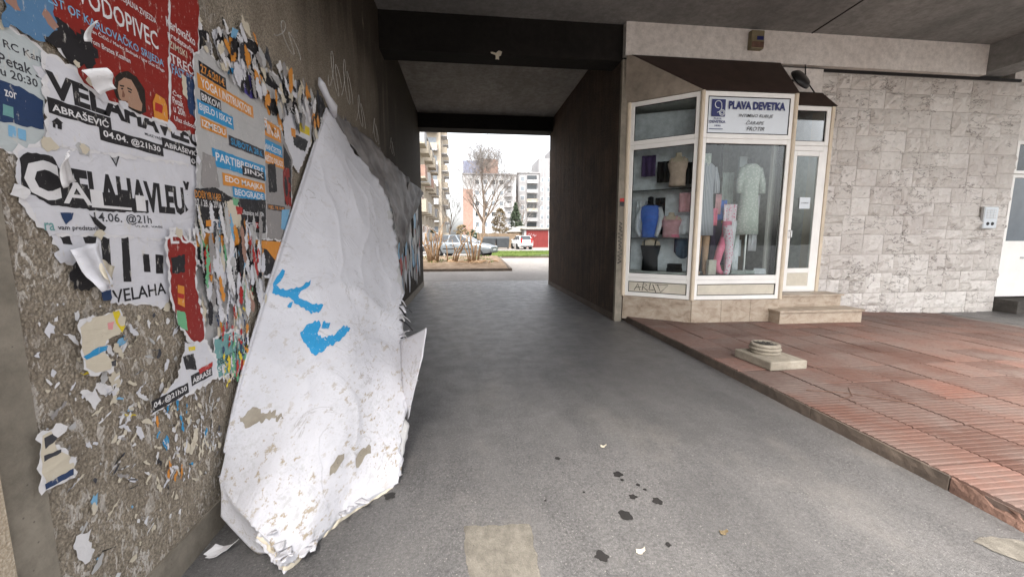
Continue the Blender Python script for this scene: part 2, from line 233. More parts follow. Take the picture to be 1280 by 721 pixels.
# ------------------------------------------------------------------ geometry helpers
def link(name, me, mat=None, parent=None, loc=None, smooth=False):
    o = bpy.data.objects.new(name, me); COL.objects.link(o)
    if mat: me.materials.append(MAT[mat])
    if parent: o.parent = parent
    if loc: o.location = loc
    if smooth:
        for p in me.polygons: p.use_smooth = True
    return o
def tag(o, label, cat, group=None, kind=None):
    o['label'] = label
    if cat: o['category'] = cat
    if group: o['group'] = group
    if kind: o['kind'] = kind
    return o
def struct(o, label=None):
    o['kind'] = 'structure'
    if label: o['label'] = label
    return o
def thing(name, label, cat, loc=(0, 0, 0), rz=0, group=None):
    o = bpy.data.objects.new(name, None); COL.objects.link(o); o.location = loc; o.rotation_euler = (0, 0, rz); o.empty_display_size = .1
    return tag(o, label, cat, group)
class MB:
    def __init__(s): s.v = []; s.f = []
    def add(s, vs, fs):
        b = len(s.v); s.v += [tuple(v) for v in vs]; s.f += [tuple(i + b for i in f) for f in fs]; return s
    def box(s, x0, x1, y0, y1, z0, z1, m=None):
        vs = [Vector((x, y, z)) for z in (z0, z1) for y in (y0, y1) for x in (x0, x1)]
        if m: vs = [m @ v for v in vs]
        return s.add(vs, [(0, 2, 3, 1), (4, 5, 7, 6), (0, 1, 5, 4), (2, 6, 7, 3), (0, 4, 6, 2), (1, 3, 7, 5)])
    def quad(s, a, b, c, d): return s.add([a, b, c, d], [(0, 1, 2, 3)])
    def prism(s, pts, z0, z1):       # pts: plan polygon counter-clockwise
        n = len(pts); vs = [(x, y, z0) for x, y in pts] + [(x, y, z1) for x, y in pts]
        return s.add(vs, [tuple(range(n - 1, -1, -1)), tuple(range(n, 2 * n))] + [(i, (i + 1) % n, n + (i + 1) % n, n + i) for i in range(n)])
    def hull(s, bot, top):           # two polygons of equal count, any positions
        n = len(bot)
        return s.add(list(bot) + list(top), [tuple(range(n - 1, -1, -1)), tuple(range(n, 2 * n))] + [(i, (i + 1) % n, n + (i + 1) % n, n + i) for i in range(n)])
    def tube(s, pts, rad, n=6, cap=True):
        pts = [Vector(p) for p in pts]; rs = rad if isinstance(rad, (list, tuple)) else [rad] * len(pts); rings = []
        for i, p in enumerate(pts):
            t = (pts[min(i + 1, len(pts) - 1)] - pts[max(i - 1, 0)]).normalized()
            a = t.orthogonal().normalized() if i == 0 else (prev - t * prev.dot(t)).normalized()
            prev = a; b = t.cross(a); rings.append([p + (a * math.cos(2 * math.pi * k / n) + b * math.sin(2 * math.pi * k / n)) * rs[i] for k in range(n)])
        vs = [q for r in rings for q in r]; fs = []
        for i in range(len(pts) - 1):
            for k in range(n): fs.append((i * n + k, i * n + (k + 1) % n, (i + 1) * n + (k + 1) % n, (i + 1) * n + k))
        if cap: fs += [tuple(range(n - 1, -1, -1)), tuple((len(pts) - 1) * n + k for k in range(n))]
        return s.add(vs, fs)
    def lathe(s, prof, n=24, c=(0, 0, 0), sx=1, sy=1):   # prof: (radius, z)
        vs = [(c[0] + r * sx * math.cos(2 * math.pi * k / n), c[1] + r * sy * math.sin(2 * math.pi * k / n), c[2] + z) for r, z in prof for k in range(n)]
        fs = [(i * n + k, i * n + (k + 1) % n, (i + 1) * n + (k + 1) % n, (i + 1) * n + k) for i in range(len(prof) - 1) for k in range(n)]
        return s.add(vs, fs + [tuple(range(n - 1, -1, -1)), tuple((len(prof) - 1) * n + k for k in range(n))])
    def mesh(s, name):
        me = bpy.data.meshes.new(name); me.from_pydata(s.v, [], s.f); me.validate(); me.update(); return me
    def obj(s, name, mat, parent=None, loc=None, smooth=False, bevel=0):
        o = link(name, s.mesh(name), mat, parent, loc, smooth)
        if bevel:
            b = o.modifiers.new('bevel', 'BEVEL'); b.width = bevel; b.segments = 2; b.limit_method = 'ANGLE'
        return o
def box(name, mat, parent, x0, x1, y0, y1, z0, z1, bevel=0): return MB().box(x0, x1, y0, y1, z0, z1).obj(name, mat, parent, bevel=bevel)
def grid(fn, nu, nv):
    vs = [fn(i / nu, j / nv) for j in range(nv + 1) for i in range(nu + 1)]
    fs = [(j * (nu + 1) + i, j * (nu + 1) + i + 1, (j + 1) * (nu + 1) + i + 1, (j + 1) * (nu + 1) + i) for j in range(nv) for i in range(nu)]
    return vs, fs
TXT = {}
def text_mesh(s, bold=.018, shear=0):
    k = (s, bold, shear)
    if k not in TXT:
        c = bpy.data.curves.new('lettering', 'FONT'); c.body = s; c.offset = bold; c.shear = shear; c.resolution_u = 2; c.size = 1
        o = bpy.data.objects.new('lettering', c); COL.objects.link(o); bpy.context.view_layer.update()
        me = bpy.data.meshes.new_from_object(o.evaluated_get(bpy.context.evaluated_depsgraph_get()))
        bpy.data.objects.remove(o); bpy.data.curves.remove(c)
        xs = [v.co.x for v in me.vertices]; ys = [v.co.y for v in me.vertices]
        TXT[k] = ([(v.co.x - min(xs), v.co.y - min(ys)) for v in me.vertices], [tuple(p.vertices) for p in me.polygons], max(xs) - min(xs), max(ys) - min(ys))
    return TXT[k]
def lettering(s, mat, parent, org, ux, uy, w, h, bold=.018, shear=0, name='lettering'):
    vs, fs, W, H = text_mesh(s, bold, shear); org, ux, uy = Vector(org), Vector(ux), Vector(uy)
    b = MB(); b.add([org + ux * (x / W * w) + uy * (y / H * h) for x, y in vs], fs)
    return b.obj(name, mat, parent)
def ragged(pts, amp, step=.02):
    out = []
    for i, p in enumerate(pts):
        a, b = Vector((p[0], p[1])), Vector(pts[(i + 1) % len(pts)][:2]); L = (b - a).length; n = max(1, min(26, int(L / step)))
        t = (b - a).normalized() if L else Vector((1, 0)); nn = Vector((-t.y, t.x))
        for k in range(n):
            q = a.lerp(b, k / n)
            if amp and k: q += nn * random.uniform(-amp, amp) + t * random.uniform(-.3, .3) * amp
            out.append((q.x, q.y))
    return out

# ------------------------------------------------------------------ large structure
WX, TX, KX = -1.33, 2.75, 2.93         # left wall face, right tunnel wall face, kerb face
BY, FY, CZ = 7.1, 13.0, 5.16           # beam front, far mouth, soffit height

def sheet(name, mat, x0, x1, y0, y1, z, nu=1, nv=1, fn=None):
    def f(u, v):
        x, y = x0 + (x1 - x0) * u, y0 + (y1 - y0) * v
        return (x, y, z + (fn(x, y) if fn else 0))
    b = MB(); b.add(*grid(f, nu, nv)); return b.obj(name, mat)
def terrain(x, y): return 0 if y < 16 else (.24 * min(1, (y - 16) / 9) if x > -40 else 0)
def gnd(x, y):
    k = min(1, max(0, (y - 18.5) / 7)); return .24 * k
b = MB()
ys = [-60, -20, 0, 8, 13, 18.5, 20, 22, 24, 25.5, 40, 80, 200, 900]
xs = [-700, -100, -20, 0, 5, 20, 100, 700]
vs = [(x, y, gnd(x, y)) for y in ys for x in xs]; n = len(xs)
b.add(vs, [(j * n + i, j * n + i + 1, (j + 1) * n + i + 1, (j + 1) * n + i) for j in range(len(ys) - 1) for i in range(n - 1)])
ground = struct(b.obj('ground', 'pale_road'))
struct(sheet('street', 'asphalt', -80, 80, -60, -.95, .002)); road = struct(sheet('road', 'asphalt', -1.6, 3.2, -.95, 14.2, .004))
struct(sheet('cross_road', 'pale_road', -60, 60, 14.2, 18.3, .006))
struct(sheet('forecourt', 'asphalt', 9.75, 30, -.95, 12, -.02 + .026))
# pale concrete repair patches in the asphalt
b = MB(); pts = ragged([(-.027, 1.99), (.005, 1.45), (.325, 1.45), (.325, 1.965)], .008, .03); b.add([(x, y, .009) for x, y in pts], [tuple(range(len(pts)))])
tag(b.obj('repair_patch', 'patch_concrete'), 'pale square concrete repair patch let into the dark asphalt', 'patch')
b = MB(); pts = ragged([(2.56, 1.58), (2.62, 1.45), (2.7, 1.3), (2.87, 1.3), (2.88, 1.5), (2.8, 1.56), (2.7, 1.6)], .012, .03); b.add([(x, y, .009) for x, y in pts], [tuple(range(len(pts)))])
tag(b.obj('repair_patch', 'patch_concrete'), 'cracked pale concrete patch beside the broken end of the kerb', 'patch')

# pavement with ribbed red tiles
def pz(x): return .105 if x < 6.7 else .105 - .036 * (x - 6.7)
b = MB(); X = [KX + .012, 6.7, 10.4, 16]
for i in range(3):
    y1 = 7.3 if i < 3 else 6; b.quad((X[i], -6, pz(X[i]) - .022), (X[i + 1], -6, pz(X[i + 1]) - .022), (X[i + 1], y1, pz(X[i + 1]) - .022), (X[i], y1, pz(X[i]) - .022))
b.quad((KX + .0115, -6, -.05), (KX + .0115, 7.3, -.05), (KX + .0115, 7.3, .0835), (KX + .0115, -6, .0835))
pav = struct(b.obj('pavement', 'grout'))
TS = .458
def tile_mesh(seed):
    rr = random.Random(seed); b = MB(); nr = 9; g = .006; W = TS - g * 2; prof = []; p = W / nr
    for k in range(nr):
        y = g + k * p; prof += [(y + p * .05, -.004), (y + p * .2, 0), (y + p * .78, 0), (y + p * .93, -.004)]
    prof = [(g, -.022), (g, -.006)] + prof[1:-1] + [(TS - g, -.006), (TS - g, -.022)]
    vs = [(x, y, z) for x in (g, TS - g) for y, z in prof]; m = len(prof)
    b.add(vs, [(i, i + m, i + m + 1, i + 1) for i in range(m - 1)] + [tuple(range(m - 1, -1, -1)), tuple(range(m, 2 * m))])
    return b.mesh('tile')
tm = tile_mesh(1); tm.materials.append(MAT['red_tile'])
rt = random.Random(3)
for iy in range(13):
    y = 7.09 - TS * (iy + 1) + .02
    for ix in range(18):
        x = KX + .012 + ix * TS
        if x > 3.0 and x < 5.0 and y > 6.6: continue
        if x > 9.7 and y > 6.0: continue
        # tiles the camera never sees (right of the frame) are left out
        if x > 1.32 * y + 2.6: continue
        o = bpy.data.objects.new('tile', tm); COL.objects.link(o); o.parent = pav
        xc = x + TS / 2; sl_ = 0 if xc < 6.7 else math.atan(.036)
        o.location = (x, y, pz(x) + rt.uniform(-.0025, .0025)); o.rotation_euler = (rt.uniform(-.004, .004), sl_ + rt.uniform(-.004, .004), 0)
# kerb: worn concrete edge in lengths, the near one broken away
def kerb_piece(y0, y1, seed, broken=False):
    rr = random.Random(seed); nv = max(2, int((y1 - y0) / .05)); b = MB(); prof = lambda t: None; rows = []
    for j in range(nv + 1):
        y = y0 + (y1 - y0) * j / nv; ch = rr.uniform(0, .006); lo = 0
        if broken: k = max(0, (1.95 - y) / .5); ch += rr.uniform(0, .03) * min(1, k * 2); lo = min(.03, k * .04) + rr.uniform(0, .012) * min(1, k * 3)
        rows.append([(KX + .011, y, -.02), (KX - .006 - lo * .8 + rr.uniform(-.002, .002), y, -.02), (KX - .004 + rr.uniform(-.002, .003), y, .05 - lo * .4), (KX - .002 + ch, y, .098 - ch - lo), (KX + .011, y, .1 - ch * .5 - lo * .6)])
    vs = [p for r in rows for p in r]; b.add(vs, [(j * 5 + i, j * 5 + i + 1, (j + 1) * 5 + i + 1, (j + 1) * 5 + i) for j in range(nv) for i in range(4)] + [tuple(range(5)), tuple(nv * 5 + i for i in range(5))])
    return b
kerb = struct(kerb_piece(1.96, 2.95, 1).obj('kerb', 'kerb_concrete'))
for k, (a, c) in enumerate([(-3, .94), (2.96, 3.95), (3.96, 4.95), (4.96, 5.95), (5.96, 6.93)]): kerb_piece(a, c, k + 5).obj('kerb_stone', 'kerb_concrete', kerb)
kerb_piece(.95, 1.95, 3, True).obj('kerb_stone', 'brick_edge', kerb)

# left wall: roughcast field on a smooth plinth, smooth margin and washed-stone pier at the near end
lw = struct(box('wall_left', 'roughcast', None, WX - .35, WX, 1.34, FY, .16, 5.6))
box('plinth', 'plinth_concrete', lw, WX - .35, WX + .012, 1.34, FY - .004, -.05, .158)
box('smooth_margin', 'smooth_concrete', lw, WX - .35, WX + .006, 1.2, 1.338, -.05, 5.6)
box('washed_stone_pier', 'washed_stone', lw, WX - .35, WX + .035, -.3, 1.197, -.05, 5.6)
# right tunnel wall with shallow board ribs, its plinth and a plain end strip
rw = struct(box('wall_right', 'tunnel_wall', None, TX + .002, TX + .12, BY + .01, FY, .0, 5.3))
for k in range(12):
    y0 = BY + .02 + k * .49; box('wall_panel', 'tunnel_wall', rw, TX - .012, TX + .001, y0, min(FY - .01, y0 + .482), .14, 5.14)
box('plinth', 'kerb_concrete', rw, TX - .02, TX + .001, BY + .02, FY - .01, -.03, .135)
box('end_strip', 'smooth_concrete', rw, TX - .014, TX + .118, BY - .075, BY + .008, -.03, 4.57)
# ceilings, beams
struct(MB().prism([(-1.7, -.5), (3.2, -.5), (3.2, 1.6), (14, 1.6), (14, BY + .05), (-1.7, BY + .05)], CZ, CZ + .3).obj('ceiling', 'soffit'))
struct(box('tunnel_ceiling', 'soffit_inner', None, -1.7, TX + .2, BY + .4, FY - .35, 5.2, 5.5))
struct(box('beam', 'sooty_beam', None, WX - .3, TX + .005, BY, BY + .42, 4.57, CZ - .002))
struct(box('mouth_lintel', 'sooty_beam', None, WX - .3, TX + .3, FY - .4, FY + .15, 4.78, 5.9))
struct(box('upper_block', 'block_side', None, -40, 40, FY - .3, FY + .1, 5.55, 11))
struct(box('flank_wall_left', 'block_side', None, -40, WX - .36, FY - .3, FY + .1, -.05, 5.54))
struct(box('flank_wall_right', 'block_side', None, TX + .13, 40, FY - .3, FY + .1, -.05, 5.54))
struct(MB().prism([(-40, -.6), (3.2, -.6), (3.2, 1.5), (40, 1.5), (40, FY - .31), (-40, FY - .31)], 5.6, 11).obj('upper_block_slab', 'block_side'))
# ceiling joint with a drip strip, cross beam at the far right
tag(MB().tube([(6.21, BY - .05, CZ - .004), (5.9, 3.0, CZ - .004), (5.85, 2.0, CZ - .004)], .012, 5).obj('ceiling_cable', 'black_metal'), 'thin black line of cable running along the soffit joint', 'cable')
struct(box('cross_beam', 'soffit', None, 9.93, 10.5, 3.2, 7.2, 4.66, CZ - .002))
# rendered fascia over shop and stone wall
struct(box('fascia', 'white_render', None, TX + .012, 9.92, 6.98, 7.3, 4.62, CZ - .003))
struct(box('painted_shadow_strip', 'black_metal', None, TX + .012, 10.9, 7.08, 7.3, 4.57, 4.618))  # black strip standing in for the shadow line under the fascia
# building wall behind the stone facing, interior shell of the shop
struct(box('wall_core', 'mortar', None, 6.52, 11.06, 7.105, 7.4, -.3, 4.568))
struct(box('wall_core_right', 'white_render', None, 11.065, 16, 7.3, 7.5, 3.5, CZ))
struct(box('wall_core_far', 'white_render', None, 12.3, 16, 7.3, 7.5, -.3, 3.495))

# rock-faced ashlar facing, block by block
STV = []
def stone_mesh(seed):
    rr = random.Random(seed); nu, nv = 6, 4; off = Vector((rr.uniform(0, 90), rr.uniform(0, 90), 0))
    def f(u, v):
        e = min(u, 1 - u, v, 1 - v); x, z = u, v
        d = .012 + (0.014 + .085 * abs(noise.noise(Vector((u * 1.9, v * 1.9, 0)) + off)) + .03 * noise.noise(Vector((u * 5, v * 5, 0)) + off)) * (1 if e > .01 else 0)
        if 0.01 < u < .99: x += rr.uniform(-.05, .05)
        if 0.01 < v < .99: z += rr.uniform(-.05, .05)
        if e < .01:
            jx, jz = .022 * (1 + noise.noise(Vector((u * 4 + 9, v * 4, 3)) + off)), .03 * (1 + noise.noise(Vector((u * 4, v * 4 + 5, 7)) + off))
            x += jx if u < .01 else (-jx if u > .99 else 0); z += jz if v < .01 else (-jz if v > .99 else 0)
        return (x, -d, z)
    b = MB(); vs, fs = grid(f, nu, nv); b.add(vs, fs)
    c = [(0, 0, 0), (1, 0, 0), (1, 0, 1), (0, 0, 1)]; m = nu + 1
    rim = [list(range(0, m)), [j * m + nu for j in range(nv + 1)], [nv * m + i for i in range(nu, -1, -1)], [j * m for j in range(nv, -1, -1)]]
    base = len(b.v); b.v += c
    for s_, r_ in enumerate(rim): b.f.append(tuple(reversed(r_)) + (base + s_, base + (s_ + 1) % 4))
    me = b.mesh('stone'); me.materials.append(MAT['ashlar']); return me
STV = [stone_mesh(k) for k in range(16)]
SW = thing('stone_wall', 'whitewashed rock-faced stone wall right of the shop', 'wall', (0, 7.1, 0))
rs = random.Random(11)
def stone(x0, x1, z0, z1, parent, y=0):
    g = .003; o = bpy.data.objects.new('stone', rs.choice(STV)); COL.objects.link(o); o.parent = parent
    o.location = (x0 + g, y, z0 + g); o.scale = (x1 - x0 - 2 * g, rs.uniform(.55, 1.15), z1 - z0 - 2 * g)
def cut(x0, x1, z0, z1, d_=0):
    w_, h = x1 - x0, z1 - z0
    if (w_ < .62 and h < .46 and (rs.random() < .55 or (w_ < .5 and h < .36))) or (w_ < .4 and h < .3): stone(x0, x1, z0, z1, SW); return
    if w_ / h > rs.uniform(1.0, 1.7): m_ = x0 + w_ * rs.uniform(.35, .65); cut(x0, m_, z0, z1); cut(m_, x1, z0, z1)
    else: m_ = z0 + h * rs.uniform(.36, .64); cut(x0, x1, z0, m_); cut(x0, x1, m_, z1)
zz_ = -.2
while zz_ < 4.55:
    h_ = rs.uniform(.5, .8)
    if 4.56 - zz_ - h_ < .3: h_ = 4.56 - zz_
    cut(6.5, 11.05 + rs.uniform(-.02, .02), zz_, zz_ + h_); zz_ += h_

# ------------------------------------------------------------------ corner shop bay
def win_frame(parent, A, B, z0, z1, t=.075, dep=.06, name='window_frame', mat='frame_white'):
    """a frame in the vertical plane through plan points A,B (outside on the right hand of A->B)"""
    A, B = Vector((*A, 0)), Vector((*B, 0)); ux = (B - A).normalized(); nn = Vector((ux.y, -ux.x, 0)); L = (B - A).length
    m = Matrix(((ux.x, nn.x, 0, A.x), (ux.y, nn.y, 0, A.y), (0, 0, 1, 0), (0, 0, 0, 1)))
    b = MB(); b.box(0, t, -dep, 0, z0, z1, m); b.box(L - t, L, -dep, 0, z0, z1, m); b.box(t, L - t, -dep, 0, z0, z0 + t, m); b.box(t, L - t, -dep, 0, z1 - t, z1, m)
    return b.obj(name, mat, parent, bevel=.006), m, L
def facet(parent, A, B, z0, z1, t=.07, panel='glass', pname='pane', inset=.03, glassname=None):
    fr, m, L = win_frame(parent, A, B, z0, z1, t)
    p = MB().box(t, L - t, -inset - .008, -inset, z0 + t, z1 - t, m).obj(pname, panel, fr)
    e = MB()                         # dark gasket round the pane
    g = .012
    e.box(t, t + g, -inset + .001, -inset + .008, z0 + t, z1 - t, m); e.box(L - t - g, L - t, -inset + .001, -inset + .008, z0 + t, z1 - t, m)
    e.box(t + g, L - t - g, -inset + .001, -inset + .008, z0 + t, z0 + t + g, m); e.box(t + g, L - t - g, -inset + .001, -inset + .008, z1 - t - g, z1 - t, m)
    e.obj('gasket', 'rubber', fr)
    return fr, m, L
shop = thing('shop_bay', 'lingerie shop bay of white framed windows on a travertine base', 'shop', (0, 0, 0))
A0, A1, A2 = (2.88, 7.02), (3.80, 6.30), (5.40, 6.27)
S0 = (5.40, 6.68); D1 = (6.50, 6.70)
# travertine base slabs
def slabs(A, B, z0, z1, n, th=.03):
    A, B = Vector((*A, 0)), Vector((*B, 0))
    for k in range(n):
        a, c = A.lerp(B, k / n), A.lerp(B, (k + 1) / n); ux = (c - a).normalized(); nn = Vector((ux.y, -ux.x, 0)); L = (c - a).length
        m = Matrix(((ux.x, nn.x, 0, a.x), (ux.y, nn.y, 0, a.y), (0, 0, 1, 0), (0, 0, 0, 1)))
        MB().box(.002, L - .002, -th, .012, z0, z1, m).obj('base_slab', 'travertine', shop, bevel=.003)
slabs(A0, A1, .06, .49, 1); slabs(A1, A2, .06, .49, 3)
MB().prism([(5.36, 6.30), (5.40, 6.30), (5.40, 6.69), (5.36, 6.69)], .06, .49).obj('base_slab', 'travertine', shop)
# left facet, front facet: kick panel, big window, transom or sign box
for (A, B, top) in ((A0, A1, 'pane'), (A1, A2, 'sign')):
    a = Vector((*A, 0)); c = Vector((*B, 0)); u_ = (c - a).normalized(); A_ = (a + u_ * .02)[:2]; B_ = (c - u_ * .02)[:2]
    facet(shop, A_, B_, .495, .83, .07, 'panel_cream', 'kick_panel', .02)
    facet(shop, A_, B_, .832, 3.135, .075, 'glass', 'pane')
    if top == 'pane': facet(shop, A_, B_, 3.137, 3.86, .075, 'glass', 'pane')
    else: SGN = facet(shop, A_, B_, 3.137, 3.86, .075, 'sign_white', 'sign_board', .01)
for (px, py) in (A0, A1, A2): MB().lathe([(.035, .49), (.035, 3.86)], 10, (px, py, 0)).obj('corner_post', 'frame_cream', shop)
# sign lettering (emblem, shop name, three lines of script)
sx0, sx1 = 3.93, 5.29; y = 6.2745; UX, UZ = (1, -.018, 0), (0, 0, 1); SG = SGN[0]
def sp(x, z): return (x, 6.30 - .03 * (x - 3.8) / 1.6 + .0 - .004, z)
lettering('PLAVA DEVETKA', 'sign_navy', SG, sp(4.24, 3.59), UX, UZ, .98, .125, .05)
lettering('INTIMNO RUBLJE', 'black_metal', SG, sp(4.42, 3.46), UX, UZ, .6, .062, .002, .3)
lettering('ČARAPE', 'black_metal', SG, sp(4.56, 3.36), UX, UZ, .31, .07, .002, .3); lettering('FROTIR', 'black_metal', SG, sp(4.57, 3.265), UX, UZ, .31, .062, .002, .3)
b = MB(); b.quad(sp(3.95, 3.47), sp(4.185, 3.47), sp(4.185, 3.735), sp(3.95, 3.735)); b.obj('emblem_field', 'sign_navy', SG)
for r_, cx, cz, a0, a1 in ((.055, 4.06, 3.655, -20, 290), (.09, 4.03, 3.62, -80, 20), (.045, 4.13, 3.53, 0, 360), (.025, 4.13, 3.53, 0, 360)):
    P = [Vector(sp(cx + r_ * math.cos(R(t)), cz + r_ * math.sin(R(t)))) + Vector((0, -.003, 0)) for t in range(a0, a1 + 1, 18)]
    MB().tube(P, .007, 4).obj('emblem_line', 'sign_white', SG)
lettering('PLAVA', 'sign_navy', SG, sp(4.0, 3.425), UX, UZ, .13, .028, .02); lettering('DEVETKA', 'sign_navy', SG, sp(3.93, 3.37), UX, UZ, .27, .042, .03); lettering('1990', 'sign_navy', SG, sp(4.02, 3.315), UX, UZ, .1, .03, .02)
MB().quad(sp(3.93, 3.275), sp(4.16, 3.275), sp(4.16, 3.285), sp(3.93, 3.285)).obj('emblem_line', 'sign_navy', SG)
# side return of the bay and door facet
MB().box(5.385, 5.40, 6.31, 6.69, .49, 3.86).obj('side_pane', 'glass', shop); MB().box(5.375, 5.41, 6.64, 6.70, .49, 3.86).obj('side_post', 'frame_white', shop)
door = MB()
fr, m, L = win_frame(shop, (5.70, 6.70), (6.47, 6.70), .55, 3.155, .085, .08, 'door_frame')
lf, m, L = win_frame(fr, (5.79, 6.69), (6.385, 6.69), .575, 3.065, .085, .05, 'door_leaf')
# leaf: the lower rail carries a cream panel, the rest is one tall pane
MB().box(5.875, 6.30, 6.70, 6.712, .99, 2.98).obj('pane', 'glass', lf); MB().box(5.876, 6.299, 6.692, 6.74, .90, .985).obj('mid_rail', 'frame_white', lf)
MB().box(5.876, 6.299, 6.70, 6.715, .662, .898).obj('kick_panel', 'panel_cream', lf)
MB().box(6.0, 6.21, 6.694, 6.699, 2.06, 2.26).obj('notice', 'sign_white', lf)
lettering('OTVORENO', 'black_metal', lf, (6.03, 6.6925, 2.15), (1, 0, 0), (0, 0, 1), .15, .022, .01)
MB().tube([(5.84, 6.69, 1.55), (5.84, 6.63, 1.55), (5.84, 6.63, 1.67), (5.84, 6.69, 1.67)], .01, 6).obj('door_handle', 'steel', lf)
MB().box(5.42, 5.698, 6.69, 6.76, .55, 3.155).obj('side_panel', 'frame_white', shop); facet(shop, (5.45, 6.70), (6.47, 6.70), 3.16, 3.83, .075, 'glass', 'pane')
MB().box(6.472, 6.53, 6.685, 7.1, .12, 3.83).obj('jamb', 'frame_cream', shop)
# roof skirts
rf = MB().hull([(3.80, 6.27, 3.865), (5.43, 6.24, 3.865), (5.43, 6.95, 3.865), (3.80, 6.95, 3.865)], [(2.86, 6.93, 4.61), (5.6, 6.93, 4.61), (5.6, 6.972, 4.61), (2.86, 6.972, 4.61)]).obj('roof_skirt', 'brown_sheet', shop)
MB().hull([(2.80, 7.05, 3.865), (3.79, 6.28, 3.865), (3.79, 6.90, 3.865), (2.95, 7.06, 3.865)], [(2.775, 6.96, 4.60), (2.84, 6.915, 4.60), (2.85, 6.93, 4.60), (2.78, 6.975, 4.60)]).obj('side_skirt', 'plaster_beige', shop)
MB().hull([(5.45, 6.67, 3.835), (6.56, 6.67, 3.835), (6.56, 7.0, 3.835), (5.45, 7.0, 3.835)], [(5.45, 6.9, 4.13), (6.44, 6.9, 4.13), (6.44, 7.0, 4.13), (5.45, 7.0, 4.13)]).obj('door_roof', 'brown_sheet', shop)
MB().box(5.44, 6.52, 7.0, 7.3, 3.83, 4.57).obj('upper_wall', 'white_render', shop)
# inside: floor, back panels, ceiling
MB().prism([(2.92, 7.02), (3.81, 6.34), (5.36, 6.31), (5.36, 6.72), (6.47, 6.78), (6.47, 9.5), (2.92, 9.5)], .44, .555).obj('shop_floor', 'floor_inner', shop)
MB().prism([(2.92, 7.02), (3.81, 6.34), (5.36, 6.31), (5.36, 6.72), (6.47, 6.78), (6.47, 9.5), (2.92, 9.5)], 3.83, 3.86).obj('shop_ceiling', 'wall_inner', shop)
MB().box(2.90, 6.5, 9.5, 9.6, .44, 3.86).obj('back_wall', 'wall_inner', shop); MB().box(6.475, 6.55, 7.105, 9.5, .44, 3.86).obj('inner_wall', 'wall_inner', shop)
MB().box(2.875, 2.90, 7.12, 9.5, .44, 3.86).obj('inner_wall', 'wall_inner', shop)
MB().hull([(3.05, 7.3, .56), (4.05, 6.80, .56), (4.07, 6.83, .56), (3.07, 7.33, .56)], [(3.05, 7.3, 3.75), (4.05, 6.80, 3.75), (4.07, 6.83, 3.75), (3.07, 7.33, 3.75)]).obj('display_back', 'cloth_white', shop)
MB().box(4.35, 4.95, 7.65, 7.70, 1.3, 3.0).obj('inner_panel', 'wall_inner', shop); MB().box(4.25, 5.05, 7.705, 7.75, .56, 3.3).obj('inner_doorway', 'frame_white', shop)
MB().box(5.5, 6.4, 8.6, 8.9, .56, 1.6).obj('counter', 'timber', shop); MB().box(3.3, 4.2, 8.9, 9.3, .56, 2.6).obj('shelf_unit', 'timber', shop)
for zz in (1.53, 2.36):
    MB().prism([(2.98, 7.02), (3.79, 6.39), (4.03, 6.79), (3.1, 7.26)], zz, zz + .012).obj('glass_shelf', 'glass', shop)
    a, c = Vector((2.985, 7.0, zz - .002)), Vector((3.785, 6.385, zz - .002)); MB().tube([a, c], .007, 4).obj('shelf_edge', 'black_metal', shop)
# entrance steps
st = thing('entrance_steps', 'two travertine steps up to the shop door', 'steps')
MB().box(5.22, 6.76, 6.02, 6.36, .05, .29).obj('riser', 'travertine', st); MB().box(5.19, 6.79, 5.99, 6.37, .292, .33).obj('tread', 'travertine', st, bevel=.006)
MB().box(5.412, 6.66, 6.34, 6.69, .331, .515).obj('riser', 'travertine', st); MB().box(5.412, 6.70, 6.31, 6.684, .517, .548).obj('tread', 'travertine', st, bevel=.006)

# ------------------------------------------------------------------ goods in the window
def loft(b, secs, n=16, c=(0, 0), twist=0):   # secs: (z, half width, half depth, dx, dy)
    vs = []
    for s_ in secs:
        z, a, d_ = s_[:3]; dx, dy = (s_[3], s_[4]) if len(s_) > 3 else (0, 0)
        for k in range(n):
            t = 2 * math.pi * k / n; x, y = a * math.copysign(abs(math.cos(t)) ** .8, math.cos(t)), d_ * math.sin(t)
            vs.append((c[0] + dx + x * math.cos(twist) - y * math.sin(twist), c[1] + dy + x * math.sin(twist) + y * math.cos(twist), z))
    fs = [(i * n + k, i * n + (k + 1) % n, (i + 1) * n + (k + 1) % n, (i + 1) * n + k) for i in range(len(secs) - 1) for k in range(n)]
    b.add(vs, fs + [tuple(range(n - 1, -1, -1)), tuple((len(secs) - 1) * n + k for k in range(n))]); return b
TW = math.atan2(6.30 - 7.02, 3.80 - 2.88)
